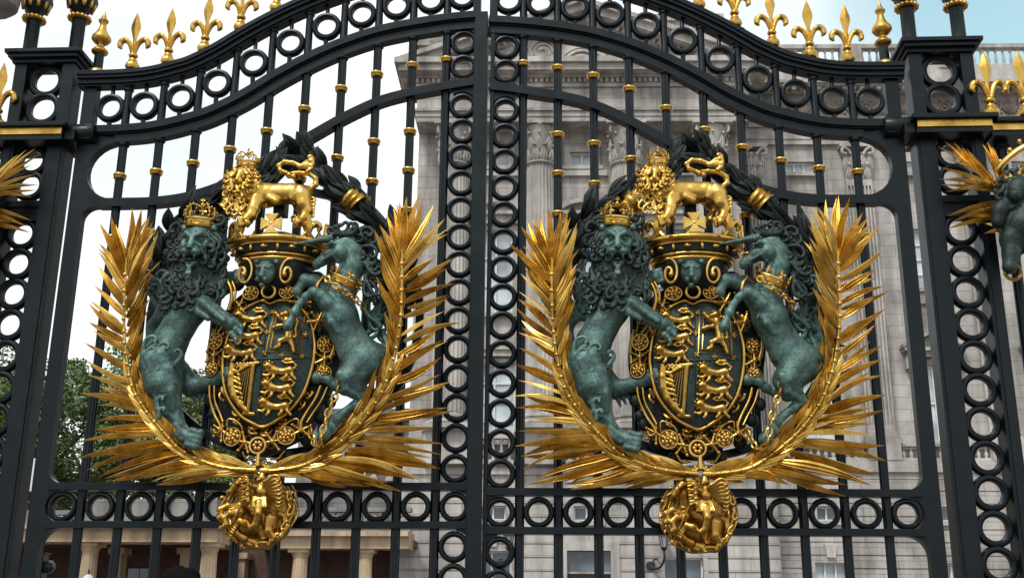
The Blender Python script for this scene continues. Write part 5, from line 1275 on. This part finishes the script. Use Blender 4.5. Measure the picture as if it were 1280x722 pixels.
m = MB(); m.box((PL_, .9, 0), (PL_ + .9, 9, zc1 - .01)); m.box((PR_ - .9, .9, 0), (PR_, 3, zc1 - .01)); m.box((PL_ + .9, 8, 0), (PR_, 9, zc1 - .01)); m.box((PL_ + .01, .9, zc1 - .5), (PR_ - .01, 9, zc1 - .02)); pp('pavilion_side', m, STONE)
# the wing to the right
D = 1.5
wz = lambda y: PZ(y, D, 1120)
W0, W1 = PR_ - .3, PX(1400, 300, D)
bw = PX(1140, 209, D) - PX(999, 209, D); wb = [PX(999, 209, D) + bw * i for i in range(-1, 4)]; wp = [PX(1054, 205, D) + bw * i * 1.0 for i in range(-1, 4)]
wb = [x for x in wb if W0 + .9 < x < W1 - 1]; wp = [x for x in wp if W0 + .5 < x < W1 - .5]
pil = []
for x in wb: pil += [x - bw * .5 - .72, x - bw * .5 + .72]
WT, W2, WM, WG = (wz(217), wz(203)), (wz(361), wz(287)), (wz(551), wz(456)), (wz(830), wz(704)); WZM = (wz(652), wz(634))
H = []
for x in wb: H += [hole(x, *WT, 1.15), hole(x, *W2, 1.2), hole(x, *WM, 1.25)]
pp('wing_wall', pierced(W0, W1, wz(577), wz(182), D, D + .9, H), STONE)
GH = []
for x in wb: GH += [hole(x, *WG, 1.15), hole(x, *WZM, .75)]
pp('wing_ground_storey', rustic(W0, W1, D - .35, GH, wz(600)), STONE)
for x in wb:
    window(PAL, x, *WT, 1.15, D, 3, 1, GLASSB, surround=.16); window(PAL, x, *W2, 1.2, D, 3, 4, GLASSB, surround=.2); window(PAL, x, *WM, 1.25, D, 2, 2, GLASSB, surround=.22)
    window(PAL, x, *WG, 1.15, D - .3, 3, 3, GLASSB, surround=.16); window(PAL, x, *WZM, .75, D - .3, 2, 1, GLASS, surround=.12)
    z = WM[1] + .26; m = MB(); m.box((x - 1.0, D - .3, z), (x + 1.0, D - .001, z + .2)); m.box((x - 1.15, D - .48, z + .201), (x + 1.15, D - .001, z + .32))
    for sg in (-1, 1): m.strip([(x + sg * 1.2, z + .46), (x, z + 1.05)], [(x + sg * 1.2, z + .321), (x, z + .90)], D - .48, D - .001)
    m.plate([(x - 1.0, z + .33), (x + 1.0, z + .33), (x, z + .88)], D - .2, D - .002); pp('window_hood', m)
    for sg in (-1, 1): m = MB(); m.box((x + sg * .95 - .12, D - .30, z - .45), (x + sg * .95 + .12, D - .001, z - .001)); pp('console', m)
    z = WG[1]; m = MB(); m.plate([(x - .15, z + .17), (x + .15, z + .17), (x + .21, z + .62), (x - .21, z + .62)], D - .52, D - .40); pp('keystone', m)
    z = wz(258); m = MB(); m.box((x - .75, D - .12, W2[0] - .62), (x + .75, D - .001, W2[0] - .18)); pp('apron', m)
pp('wing_string_course', moulding(W0, W1, D - .35, [(wz(600), wz(592), .08), (wz(592) + .001, wz(582), .2), (wz(582) + .001, wz(577), .14)]))
def pilaster(x, wd=.95):
    o = empty('pilaster'); o.parent = PAL; zb, zs, za_, zt_ = wz(556), wz(541), wz(228), wz(184)
    m = MB(); n = 7; a = x - wd / 2; m.box((a, D - .20, zs), (a + wd, D - .001, za_))
    for i in range(n + 1):
        q = a + wd * i / n; m.box((q - .030, D - .30, zs + .25), (q + .030, D - .2001, za_ - .25))
    m.box((a - .030, D - .30, zs), (a + wd + .030, D - .2001, zs + .249)); m.box((a - .030, D - .30, za_ - .249), (a + wd + .030, D - .2001, za_)); pp('shaft', m, STONEP, o)
    m = MB(); m.box((a - .2, D - .48, zb), (a + wd + .2, D - .001, zb + .16)); m.box((a - .14, D - .40, zb + .161), (a + wd + .14, D - .001, zb + .28)); m.box((a - .07, D - .33, zb + .281), (a + wd + .07, D - .001, zs)); pp('base', m, STONEP, o)
    m = MB(); h = zt_ - za_; m.box((a - .02, D - .26, za_ + .001), (a + wd + .02, D - .001, za_ + h * .8)); m.box((a - .2, D - .46, zt_ - h * .1), (a + wd + .2, D - .001, zt_))
    up = np.array([0, 0, 1.])
    for row, (zz, hh, n) in enumerate([(.02, .42, 4), (.24, .5, 5)]):
        for k in range(n):
            q = a + wd * (k + .5) / n if row == 0 else a + wd * k / (n - 1); b = np.array([q, D - .26, za_ + h * zz]); blade(m, b, b + up * h * hh * .9 + np.array([0, -.12, 0]), .15, np.array([0, -1, .1]), .02); m.ball(b + up * h * hh * .92 + np.array([0, -.15, 0]), .07, 6)
    for sg in (-1, 1):
        b = np.array([x, D - .3, za_]); c = np.array([sg, -.25, 0]); m.tube(catmull([b + c * wd * .12 + up * h * .5, b + c * wd * .35 + up * h * .80, b + c * wd * .60 + up * h * .86, b + c * wd * .64 + up * h * .72, b + c * wd * .54 + up * h * .7], 3), .06, 6)
    m.ball((x, D - .42, za_ + h * .9), .09, 7); pp('capital', m, STONEP, o, 45)
for x in wb[:-1]: pilaster((x + x + bw) / 2)
pilaster(wb[0] - bw / 2 + .25)
# balcony rail between pilasters
for x in wb:
    balustrade(PAL, x - bw / 2 + .60, x + bw / 2 - .60, D - .25, wz(577) + .001, wz(556))
for x in wb: m = MB(); q = x + bw / 2; m.box((q - .59, D - .52, wz(577) + .001), (q + .59, D - .001, wz(556) - .002)); pp('pedestal', m)
# wing entablature with its carved frieze and parapet
pp('wing_architrave', moulding(W0, W1, D, [(wz(182), wz(176), .16), (wz(176) + .001, wz(162), .2), (wz(162) + .001, wz(156), .30)]), STONEP)
zfr0, zfr1 = wz(156) + .001, wz(119)
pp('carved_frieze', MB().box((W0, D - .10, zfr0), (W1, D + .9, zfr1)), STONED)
m = MB(); x = W0 + .3; i = 0
while x < W1 - .3:
    zc_ = zfr0 + (zfr1 - zfr0) * .55
    if i % 2 == 0:
        m.ring((x, D - .11, zc_), [(.20, 0), (.19, -.04), (.15, -.04), (.14, 0)], 16); m.ball((x, D - .11, zc_), .08, 8)
        for k in range(6): a = math.pi * k / 3; m.ball((x + .3 * math.cos(a), D - .12, zc_ + .3 * math.sin(a)), .06, 6)
    else:
        for k in range(5): a = R_(30 + 30 * k); blade(m, (x, D - .12, zc_ - .3), (x + .42 * math.cos(a), D - .14, zc_ - .3 + .62 * math.sin(a)), .09, np.array([0, -1, 0]), .05)
    x += .52; i += 1
q = pp('frieze_carving', m, STONED, PAL, 45); 
zc0, zc2 = zfr1 + .001, wz(113)
m = moulding(W0, W1, D, [(zc0, zc0 + .16, .18), (zc0 + .161, zc2, .62), (zc2 + .001, zc2 + .12, .74), (zc2 + .121, wz(86), .05)]); pp('wing_cornice', m)
m = MB(); n = int((W1 - W0) / .34)
for i in range(n): x = W0 + (i + .5) * .34; m.box((x - .085, D - .52, zc0 + .02), (x + .085, D - .181, zc0 + .158))
pp('modillions', m)
prs = [W0 + 3.9 * i + 1.2 for i in range(8)]
b = balustrade(PAL, W0, W1, D + .1, wz(86) + .001, wz(56), .30, 'parapet', prs)
for x in prs: m = MB(); m.box((x - .42, D - .1, wz(86) + .002), (x + .42, D + .35, wz(56) - .001)); pp('parapet_pier', m, STONEP)
m = MB(); m.box((W0, D + .9, 0), (W1, D + 9, wz(90))); pp('wing_body', m, STONE)
# bracket lamp on the wall
LAMPM = mat_plain('lamp_iron', (.012, .013, .014), .4)
def bracket_lamp(px, py, label, d=-.5):
    q = PF.at(px, py, -d + .45); fr2 = Frame(PF.R, PF.world([q[0], d - .45, q[2]])); o = empty('wall_lamp', fr2.m, label, 'wall lamp', 'bracket lamps on the palace wall')
    m = MB()
    for k in range(6):
        a = 2 * math.pi * k / 6; m.tube([(.10 * math.cos(a), .10 * math.sin(a), .0), (.17 * math.cos(a), .17 * math.sin(a), .42)], .014, 5)
    m.lathe([(.05, -.10), (.11, -.02), (.11, .02), (.05, .03)], (0, 0, 0), 12); m.lathe([(.19, .41), (.20, .44), (.10, .60), (.03, .66), (.02, .74)], (0, 0, 0), 12); m.build('lantern_frame', LAMPM, o, 40)
    m = MB(); m.lathe([(.095, .0), (.155, .40)], (0, 0, 0), 6); m.build('lantern_glass', mat_glass('lantern_glass', (.30, .33, .34), .1), o)
    m = MB(); m.tube(catmull([(0, 0, -.08), (0, -.02, -.34), (-.12, .12, -.62), (-.30, .3, -.68), (-.42, .42, -.58)], 5), .04, 8); m.tube(catmull([(-.10, .1, -.58), (-.22, .2, -.38), (-.34, .34, -.40), (-.30, .3, -.52)], 5), .022, 6); m.lathe([(.16, -.04), (.13, .02)], (-.44, .44, -.58), 14, axis=(0, 1, 0)); m.build('bracket', LAMPM, o, 45)
    return o
bracket_lamp(830, 684, 'black iron bracket lamp on the wall by the medal of the right gate leaf')
bracket_lamp(636, 684, 'black iron bracket lamp on the wall seen through the rings near the gate middle')
# ------------------------------------------------------------------ low buildings on the left
WARM = mat_stone('warm_stone', (.56, .43, .29), False, soot=.2); REDW = mat_plain('red_brown_wall', (.085, .045, .033), .85, .3, 4, .2); GREYS = mat_stone('grey_stone', (.30, .29, .28), True, 1.2, .42)
QF = plain(35.0, -4); QR = plain(37.5, -4)
def qz(fr, y, px): return fr.at(px, y)[2]
COLN = empty('colonnade', QF.m, 'low colonnade with warm stone fluted columns and dark red wall behind, left of the palace', 'colonnade')
lm = MB(); x0 = QF.at(-260, 670)[0]; x1 = QF.at(273, 670)[0]; ze0, ze1 = qz(QF, 677, 200), qz(QF, 661.5, 200)
lm.box((x0, -.1, ze0), (x1, .95, ze1)); lm.build('entablature', WARM, COLN)
m = MB(); m.box((x0 - .2, -.35, ze1 + .001), (x1 + .2, 1.2, ze1 + .16)); m.build('cornice', WARM, COLN)
xr1 = QF.at(512, 670, -2.5)[0]
m = MB(); m.box((x1 + .002, 2.4, ze0), (xr1, 3.3, ze1)); m.box((x1 - .9, .951, ze0), (x1 - .001, 3.3, ze1 - .001)); m.build('set_back_entablature', WARM, COLN)
m = MB(); m.box((x1 + .21, 2.15, ze1 + .001), (xr1, 3.6, ze1 + .16)); m.build('set_back_cornice', WARM, COLN)
def doric(px, dy, r):
    x = QF.at(px, 690, -dy)[0]; o = empty('column'); o.parent = COLN
    m = MB(); m.lathe([(r, 0), (r * .98, ze0 * .4), (r * .84, ze0 - .28)], (x, dy, 0), 64, ridge=lambda k, n, h: 1.0 if k % 4 == 0 else .95); m.build('shaft', WARM, o, 25)
    m = MB(); m.lathe([(r * .86, -.28), (r * .92, -.25), (r * .92, -.21), (r * 1.15, -.12)], (x, dy, ze0), 24); m.box((x - r * 1.22, dy - r * 1.22, ze0 - .12), (x + r * 1.22, dy + r * 1.22, ze0 - .001)); m.build('capital', WARM, o, 40)
for px, dy, r in [(-150, .42, .29), (-20, .42, .29), (113, .42, .29), (262, .42, .29), (376, 2.85, .29), (457, 2.85, .27)]: doric(px, dy, r)
def anta(px, dy, wd):
    x = QF.at(px, 690, -dy)[0]; m = MB(); m.box((x - wd / 2, dy, 0), (x + wd / 2, dy + .5, ze0 - .2)); m.box((x - wd / 2 - .1, dy - .1, ze0 - .199), (x + wd / 2 + .1, dy + .6, ze0 - .001)); m.build('pier', WARM, COLN)
for px, dy in [(146, 2.4), (232, 2.4), (301, 4.6)]: anta(px, dy, .34)
m = MB(); m.box((x0, 5.2, 0), (xr1 + 1, 5.6, ze1 - .05)); m.build('back_wall', REDW, COLN)
m = MB(); m.box((x0, .951, ze1 - .25), (x1 - .91, 5.2, ze1 - .02)); m.box((x1 + .003, 3.301, ze1 - .25), (xr1, 5.2, ze1 - .02)); m.build('ceiling', REDW, COLN)
xw = QF.at(177, 690, -5.1)[0]; m = MB(); m.box((xw - .45, 5.12, ze0 - 1.6), (xw + .45, 5.199, ze0 - .5)); w_ = m.build('window', mat_plain('dark_frame', (.02, .02, .02), .5), COLN)
m = MB()
for i in range(2):
    for j in range(3): m.box((xw - .42 + .43 * i, 5.10, ze0 - 1.57 + .36 * j), (xw - .42 + .43 * i + .40, 5.118, ze0 - 1.57 + .36 * j + .33))
m.build('pane', GLASS, w_)
# parapet with arcaded balustrade on top
pz0, pz1 = ze1 + .161, qz(QF, 622, 200)
m = MB(); m.box((x0, .2, pz0), (QF.at(62, 640)[0], .7, pz1 - .35)); m.box((QF.at(96, 640)[0], .2, pz0), (x1 - .2, .7, pz1)); m.build('parapet', GREYS, COLN)
def arcade(xa, xb, y, z0, z1, n):
    m = MB(); m.box((xa, y, z0), (xb, y + .3, z0 + .14)); m.box((xa, y - .05, z1 - .14), (xb, y + .35, z1)); st = (xb - xa) / n
    for i in range(n):
        c = xa + (i + .5) * st; m.box((c - st / 2, y + .02, z0 + .14), (c - st / 2 + .09, y + .28, z1 - .14))
        a = [(c + (st / 2 - .04) * math.cos(R_(t)), z1 - .14 - st / 2 - .02 + (st / 2 - .01) * math.sin(R_(t))) for t in range(0, 181, 15)]; b = [(c + (st / 2 - .13) * math.cos(R_(t)), z1 - .14 - st / 2 - .02 + (st / 2 - .10) * math.sin(R_(t))) for t in range(0, 181, 15)]
        m.strip(a, b, y + .03, y + .27)
        m.ring((c, y + .15, z0 + .14 + (z1 - z0 - .28 - st / 2) * .38), [(.13, .1), (.13, -.1), (.08, -.1), (.08, .1)], 14)
    return m
arcade(QF.at(60, 640)[0] - .6, QF.at(97, 640)[0], .3, pz0, qz(QF, 636, 80), 3).build('arcaded_rail', GREYS, COLN)
z6 = qz(QF, 626, 440) + .1
arcade(QF.at(395, 640, -2.6)[0], xr1 - .02, 2.7, pz0, z6, 6).build('arcaded_rail', GREYS, COLN)
m = MB(); m.box((x1 + .21, 2.7, pz0), (QF.at(394, 640, -2.6)[0], 3.2, z6)); m.build('set_back_parapet', GREYS, COLN)
# pale block behind with a heavy cornice
BF = plain(43.0, -3); BLK = empty('stone_block', BF.m, 'grey stone house with dark cornice just left of the palace, behind the left arms', 'house')
xa, xb = BF.at(372, 560)[0], BF.at(545, 560)[0]; zt = BF.at(440, 513)[2]; zc_ = BF.at(440, 526)[2]
wh = []; xw_ = [xa + 1.2 + 1.45 * i for i in range(3)]
zw0, zw1 = BF.at(440, 596)[2], BF.at(440, 556)[2]
pierced(xa, xb, 0, zc_, 0, .6, [hole(x, zw0, zw1, .75) for x in xw_]).build('wall', GREYS, BLK)
for x in xw_: window(BLK, x, zw0, zw1, .75, 0, 2, 2, GLASS, surround=.12)
m = MB(); m.box((xa - .2, -.2, zc_ + .001), (xb, 5, zc_ + .16)); m.box((xa - .45, -.45, zc_ + .161), (xb, 5, zt)); m.build('cornice', mat_plain('sooty_stone', (.15, .15, .155), .85, .25), BLK)
m = MB(); m.box((xa + .01, .601, 0), (xa + .5, 6, zc_)); m.box((xa + .501, 5.5, 0), (xb, 6, zc_)); m.build('side_wall', GREYS, BLK)
# ------------------------------------------------------------------ trees
LEAFM = [mat_leaf('green_leaves', (.050, .100, .020), (.130, .205, .045)), mat_leaf('bluish_leaves', (.042, .088, .024), (.105, .165, .048)), mat_leaf('yellow_green_leaves', (.065, .105, .020), (.150, .195, .050))]
BARK = mat_plain('bark', (.055, .042, .032), .9, .3, 6, .5)
def tree(x, y, h, rad, mi, seed, label, squash=1.0):
    r = np.random.default_rng(seed); o = empty('broadleaf_tree', Matrix.Translation((x, y, 0)), label, 'tree', 'trees left of the palace')
    m = MB(); m.tube(catmull([(0, 0, 0), (.1, 0, h * .2), (-.15, .1, h * .45), (.1, 0, h * .75)], 5), [.42, .38, .36, .34, .32] + [.3 - .018 * i for i in range(11)], 9)
    limbs = []
    for k in range(11):
        a = r.uniform(0, 2 * math.pi); z = h * r.uniform(.25, .62); e = np.array([math.cos(a) * rad * .72, math.sin(a) * rad * .72, z + h * r.uniform(.12, .28)]); limbs.append(e)
        m.tube(catmull([(0, 0, z), tuple(e * .5 + np.array([0, 0, z * .55])), tuple(e)], 4), np.linspace(.16, .03, 9), 6)
    m.build('trunk', BARK, o, 50)
    # clumps spread over an uneven crown
    cl = []
    for k in range(95):
        while True:
            v = r.normal(0, 1, 3); v /= np.linalg.norm(v)
            if v[2] > -.55: break
        rr = r.uniform(.45, 1.0) ** .5; q = np.array([v[0] * rad, v[1] * rad, h * .62 + v[2] * h * .36 * squash]) * 1.0; c0 = np.array([0, 0, h * .62]); cl.append((c0 + (q - c0) * rr * (1 + .10 * r.normal()), r.uniform(.10, .24) * rad))
    for e in limbs: cl.append((e, rad * .22))
    n = 150; tot = len(cl) * n
    C = np.repeat(np.array([c for c, _ in cl]), n, 0); S = np.repeat(np.array([s for _, s in cl]), n)
    d = r.normal(0, 1, (tot, 3)); d /= np.linalg.norm(d, axis=1)[:, None]; P = C + d * (S * r.uniform(.25, 1.05, tot) ** .6)[:, None] * np.array([1.15, 1.15, .75])
    nn = d * .6 + r.normal(0, .6, (tot, 3)) + np.array([0, 0, .5]); nn /= np.linalg.norm(nn, axis=1)[:, None]
    u = np.cross(nn, r.normal(0, 1, (tot, 3))); u /= np.linalg.norm(u, axis=1)[:, None]; v = np.cross(nn, u); L_ = r.uniform(.10, .19, tot)[:, None]
    V = np.stack([P - u * L_, P + v * L_ * .5, P + u * L_, P - v * L_ * .5], 1).reshape(-1, 3)
    me = bpy.data.meshes.new('crown'); me.vertices.add(4 * tot); me.vertices.foreach_set('co', V.astype(np.float32).ravel()); me.loops.add(4 * tot); me.polygons.add(tot)
    me.polygons.foreach_set('loop_start', np.arange(0, 4 * tot, 4, dtype=np.int32)); me.loops.foreach_set('vertex_index', np.arange(4 * tot, dtype=np.int32)); me.update(calc_edges=True)
    link('crown', me, LEAFM[mi], o); return o
TF = plain(62.0)
def tx(px, y): return plain(y).at(px, 640)[0]
for px, y, top, rad, mi, sd_, lb in [(-70, 58, 410, 5.2, 0, 1, 'leafy green tree half cut by the left edge, behind the railing'), (62, 60, 446, 4.3, 1, 2, 'dark bluish green tree behind the left hinge stile of the gate'),
                                     (128, 66, 424, 4.8, 0, 3, 'tall green tree behind the left palm frond of the left arms'), (215, 62, 446, 4.4, 2, 4, 'lighter yellowish green tree behind the green lion of the left arms'), (268, 70, 486, 3.6, 1, 5, 'small dark green tree nearest the colonnade middle, behind the left shield'), (10, 72, 440, 5.0, 2, 6, 'yellowish green tree behind the left pier')]:
    z = plain(y).at(px, top)[2]; tree(plain(y).at(px, 560)[0], y, z * .98, rad, mi, sd_, lb)
# hedge that closes the view under the crowns
# ------------------------------------------------------------------ small things
fr = Frame(rz(0), (plain(20).at(112, 706)[0], 20, 0)); z = plain(20).at(112, 721)[2]
o = empty('post_lantern', fr.m, 'lantern with white domed top on a dark post before the colonnade', 'street lamp')
m = MB(); m.lathe([(.09, 0), (.08, .3), (.05, .4), (.045, z - .75)], (0, 0, 0), 14); m.build('post', LAMPM, o, 40)
m = MB(); m.lathe([(.10, z - .10), (.105, z - .06), (.085, z + .0), (.05, z + .035), (.02, z + .05)], (0, 0, 0), 24); m.build('dome', mat_plain('white_enamel', (.50, .51, .53), .25, .05), o, 50)
m = MB(); m.lathe([(.02, z + .05), (.012, z + .07), (.022, z + .09), (.005, z + .15)], (0, 0, 0), 12); m.build('finial', LAMPM, o, 50)
m = MB(); m.lathe([(.10, z - .75), (.11, z - .70), (.09, z - .12), (.10, z - .10)], (0, 0, 0), 8); m.build('lantern_glass', mat_glass('lamp_glass', (.3, .32, .33), .1), o)
q = LF.at(57, 702, -.35); fr = Frame(LF.R, LF.world([q[0], q[1], 0])); z = q[2]
o = empty('security_camera', fr.m, 'dark security camera on a post, dome half hidden by the left hinge stile', 'security camera')
m = MB(); m.box((-.05, -.04, z - .25), (.0, .04, z + .05)); m.box((-.04, -.025, 0), (-.01, .025, z - .25)); m.box((-.055, -.045, z + .051), (.01, .045, z + .06)); m.build('housing', LAMPM, o)
m = MB(); m.ball((.025, -.0, z - .03), .042, 18); m.build('dome', mat_glass('smoked_dome', (.03, .05, .07), .15), o, True)
q = plain(30).at(36, 592); o = empty('notice_board', Matrix.Translation(Vector((float(q[0]), 30, 0))), 'pale board on two posts glimpsed between left pier and gate', 'sign board')
m = MB(); m.box((-.55, 0, q[2] - .45), (.55, .06, q[2] + .42)); m.build('board', mat_plain('pale_board', (.6, .62, .72), .5, .08), o)
for s in (-.5, .5): m = MB(); m.box((s - .04, .061, 0), (s + .04, .14, q[2] + .3)); m.build('post', LAMPM, o)
q = LF.at(8, 4, .2); o = empty('pier_lantern', LF.m, 'grey underside of a lantern above the left railing, in the top corner', 'lantern'); LG = mat_plain('grey_lantern_metal', (.20, .20, .20), .5)
m = MB(); m.lathe([(.05, -.075), (.12, -.06), (.16, -.02), (.17, .05), (.12, .10), (.20, .5), (.22, .52), (.1, .75), (.02, .85)], (q[0] - .09, q[1], q[2]), 20); m.build('lantern_body', LG, o, 35)
q2 = (q[0] - .55); m = MB(); m.tube(catmull([(q[0] - .09, q[1], q[2] + .8), (q[0] - .25, q[1], q[2] + 1.0), (q2, q[1], q[2] + .6), (q2, q[1] + .15, q[2] - 1.2)], 6), .035, 8); m.box((q2 - .06, q[1] + .1, 0), (q2 + .06, q[1] + .22, q[2] - 1.2)); m.build('arm', LG, o, 40)
# a visitor in front of the gate, only the hair reaches the picture
PPY = 4.9; q = plain(PPY).at(229, 709); H_ = q[2]; k = H_ / 1.76
o = empty('person', Matrix.Translation(Vector((float(q[0]), PPY, 0))), 'dark haired visitor, only the crown of the head showing below the left medal', 'person')
o.scale = (k, k, k)
s = Sculpt(.012)
s.limb([(0, 0, .96), (0, .01, 1.12), (0, .0, 1.30), (0, .01, 1.42)], [.155, .14, .165, .13], .05); s.ball((0, .02, .92), (.17, .125, .13), .05)
for d in (-1, 1):
    s.limb([(d * .10, 0, 1.41), (d * .185, .0, 1.40)], [.07, .062], .04); s.limb([(d * .19, 0, 1.39), (d * .225, .02, 1.12), (d * .225, -.05, .88)], [.055, .043, .034], .03); s.ball((d * .225, -.07, .82), (.025, .045, .06), .02)
    for f_ in range(4): s.cone((d * .225 + (f_ - 1.5) * .003, -.095 + .018 * f_, .78), (d * .222, -.10 + .02 * f_, .71 - .008 * (f_ in (1, 2))), .0105, .009, .004)
    s.cone((d * .222, -.105, .83), (d * .205, -.14, .775), .012, .010, .008)
    s.limb([(d * .09, .01, .90), (d * .10, -.01, .50), (d * .105, .02, .10)], [.085, .058, .04], .03); s.limb([(d * .105, .03, .05), (d * .12, -.12, .035)], [.04, .035], .02)
s.limb([(0, .015, 1.42), (0, .0, 1.53)], [.058, .055], .03); s.ball((0, 0, 1.63), (.078, .095, .115), .02); s.ball((0, .095, 1.60), (.014, .02, .02), .01)
for d in (-1, 1): s.ball((d * .078, .0, 1.61), (.012, .022, .03), .008); s.ball((d * .03, .085, 1.635), (.014, .01, .010), .004)
s.ball((0, .088, 1.565), (.024, .012, .008), .006)
body = s.build('body', mat_plain('skin', (.36, .22, .15), .55, .1), o, 1)
s = Sculpt(.009); s.ball((0, -.025, 1.655), (.098, .108, .108), .02); s.ball((0, -.06, 1.60), (.088, .07, .10), .03); hr = np.random.default_rng(8)
for kk in range(46):
    a = hr.uniform(0, 2 * math.pi); e = hr.uniform(.1, 1.4); n0 = np.array([math.cos(a) * math.cos(e), math.sin(a) * math.cos(e), math.sin(e)]); p0 = np.array([0, -.025, 1.655]) + n0 * np.array([.094, .104, .104]); t_ = np.array([-math.sin(a), math.cos(a), -.6]); s.strand([p0, p0 + t_ * .025 + n0 * .012, p0 + t_ * .05 + n0 * .002], .014, .006, .005)
HAIRM = mat_plain('black_hair', (.006, .005, .005), 1.0, .3, 60, .4); HAIRM.node_tree.nodes['Principled BSDF'].inputs['Specular IOR Level'].default_value = .05; s.build('hair', HAIRM, body, 1)
s = Sculpt(.014); s.limb([(0, 0, .92), (0, .01, 1.12), (0, .0, 1.30), (0, .01, 1.41)], [.172, .158, .182, .125], .05)
for d in (-1, 1): s.limb([(d * .10, 0, 1.41), (d * .185, .0, 1.405)], [.085, .078], .04); s.limb([(d * .19, 0, 1.40), (d * .225, .02, 1.12), (d * .226, -.045, .92)], [.072, .058, .048], .03)
s.build('coat', mat_plain('navy_coat', (.012, .015, .03), .8), body, 1)
s = Sculpt(.014); s.ball((0, .02, .90), (.178, .135, .13), .05)
for d in (-1, 1): s.limb([(d * .09, .01, .88), (d * .10, -.01, .50), (d * .105, .02, .10)], [.10, .072, .060], .03)
s.build('trousers', mat_plain('dark_trousers', (.02, .02, .024), .85), body, 1)
g = MB(); g.box((-900, -300, -.5), (900, 1500, 0)); g.build('ground', mat_plain('forecourt_asphalt', (.16, .135, .12), .9, .2, 3, .2)); tag(bpy.data.objects['ground'], kind='structure')
# ------------------------------------------------------------------ sky, sun, camera
SUN_EL, SUN_AZ = R_(52), R_(205)      # azimuth measured clockwise from +Y
w = bpy.data.worlds.new('World'); scene.world = w; w.use_nodes = True
nt = w.node_tree; N, L = nt.nodes, nt.links
for n in list(N): N.remove(n)
out = N.new('ShaderNodeOutputWorld'); sky = N.new('ShaderNodeTexSky'); sky.sky_type = 'NISHITA'; sky.sun_disc = False
sky.sun_elevation = SUN_EL; sky.sun_rotation = SUN_AZ; sky.air_density = 1.0; sky.dust_density = 1.5
bg1 = N.new('ShaderNodeBackground'); bg1.inputs['Strength'].default_value = .15; L.new(mixc(nt, 1.0, sky.outputs[0], (1.5, 1.62, 1.12), 'MULTIPLY'), bg1.inputs[0])
tc = N.new('ShaderNodeTexCoord')
f = noise(nt, 2.4, 6, .55, vec=tc.outputs['Generated'], dist=.3)
dot = N.new('ShaderNodeVectorMath'); dot.operation = 'DOT_PRODUCT'; L.new(tc.outputs['Generated'], dot.inputs[0])
dv = nrm(ray(1330, -70)); dot.inputs[1].default_value = tuple(dv)
gap = mapr(nt, dot.outputs['Value'], 0, 1); gap.node.inputs[1].default_value = .962; gap.node.inputs[2].default_value = .998; gap.node.clamp = True
add = N.new('ShaderNodeMath'); add.operation = 'MULTIPLY_ADD'; L.new(f, add.inputs[0]); add.inputs[1].default_value = -.9; 
L.new(gap, add.inputs[2])
msk = ramp(nt, add.outputs[0], [(.05, (1, 1, 1)), (.40, (.12, .12, .12))])
cl = noise(nt, 3.3, 5, .5, vec=tc.outputs['Generated'])
bg2 = N.new('ShaderNodeBackground'); L.new(ramp(nt, cl, [(.34, (.76, .89, .94)), (.60, (1, 1, 1))]), bg2.inputs[0]); bg2.inputs['Strength'].default_value = .76
mx = N.new('ShaderNodeMixShader'); L.new(msk, mx.inputs[0]); L.new(bg1.outputs[0], mx.inputs[1]); L.new(bg2.outputs[0], mx.inputs[2])
L.new(mx.outputs[0], out.inputs[0])
sl = bpy.data.lights.new('sun', 'SUN'); sl.energy = 1.5; sl.angle = R_(12); sl.color = (1, .96, .90)
so = bpy.data.objects.new('sun', sl); COL.objects.link(so)
sd = np.array([math.sin(SUN_AZ) * math.cos(SUN_EL), math.cos(SUN_AZ) * math.cos(SUN_EL), math.sin(SUN_EL)])
so.rotation_euler = Vector(tuple(sd)).to_track_quat('Z', 'Y').to_euler(); so.location = tuple(sd * 30)
cd = bpy.data.cameras.new('camera'); co = bpy.data.objects.new('camera', cd); COL.objects.link(co)
cd.sensor_fit = 'HORIZONTAL'; cd.sensor_width = 36; cd.lens = F / 1280 * 36; cd.clip_start = .05; cd.clip_end = 2000
M = Matrix.Identity(4)
for i in range(3):
    M[i][0] = CR[i, 0]; M[i][1] = CR[i, 2]; M[i][2] = -CR[i, 1]; M[i][3] = EYE[i]
co.matrix_world = M; scene.camera = co
vs = scene.view_settings; vs.view_transform = 'Standard'; vs.look = 'None'; vs.exposure = .62; vs.gamma = 1; vs.use_curve_mapping = False
scene.render.engine = 'CYCLES'; scene.cycles.max_bounces = 6; scene.cycles.diffuse_bounces = 3; scene.cycles.glossy_bounces = 4
scene.cycles.use_denoising = True
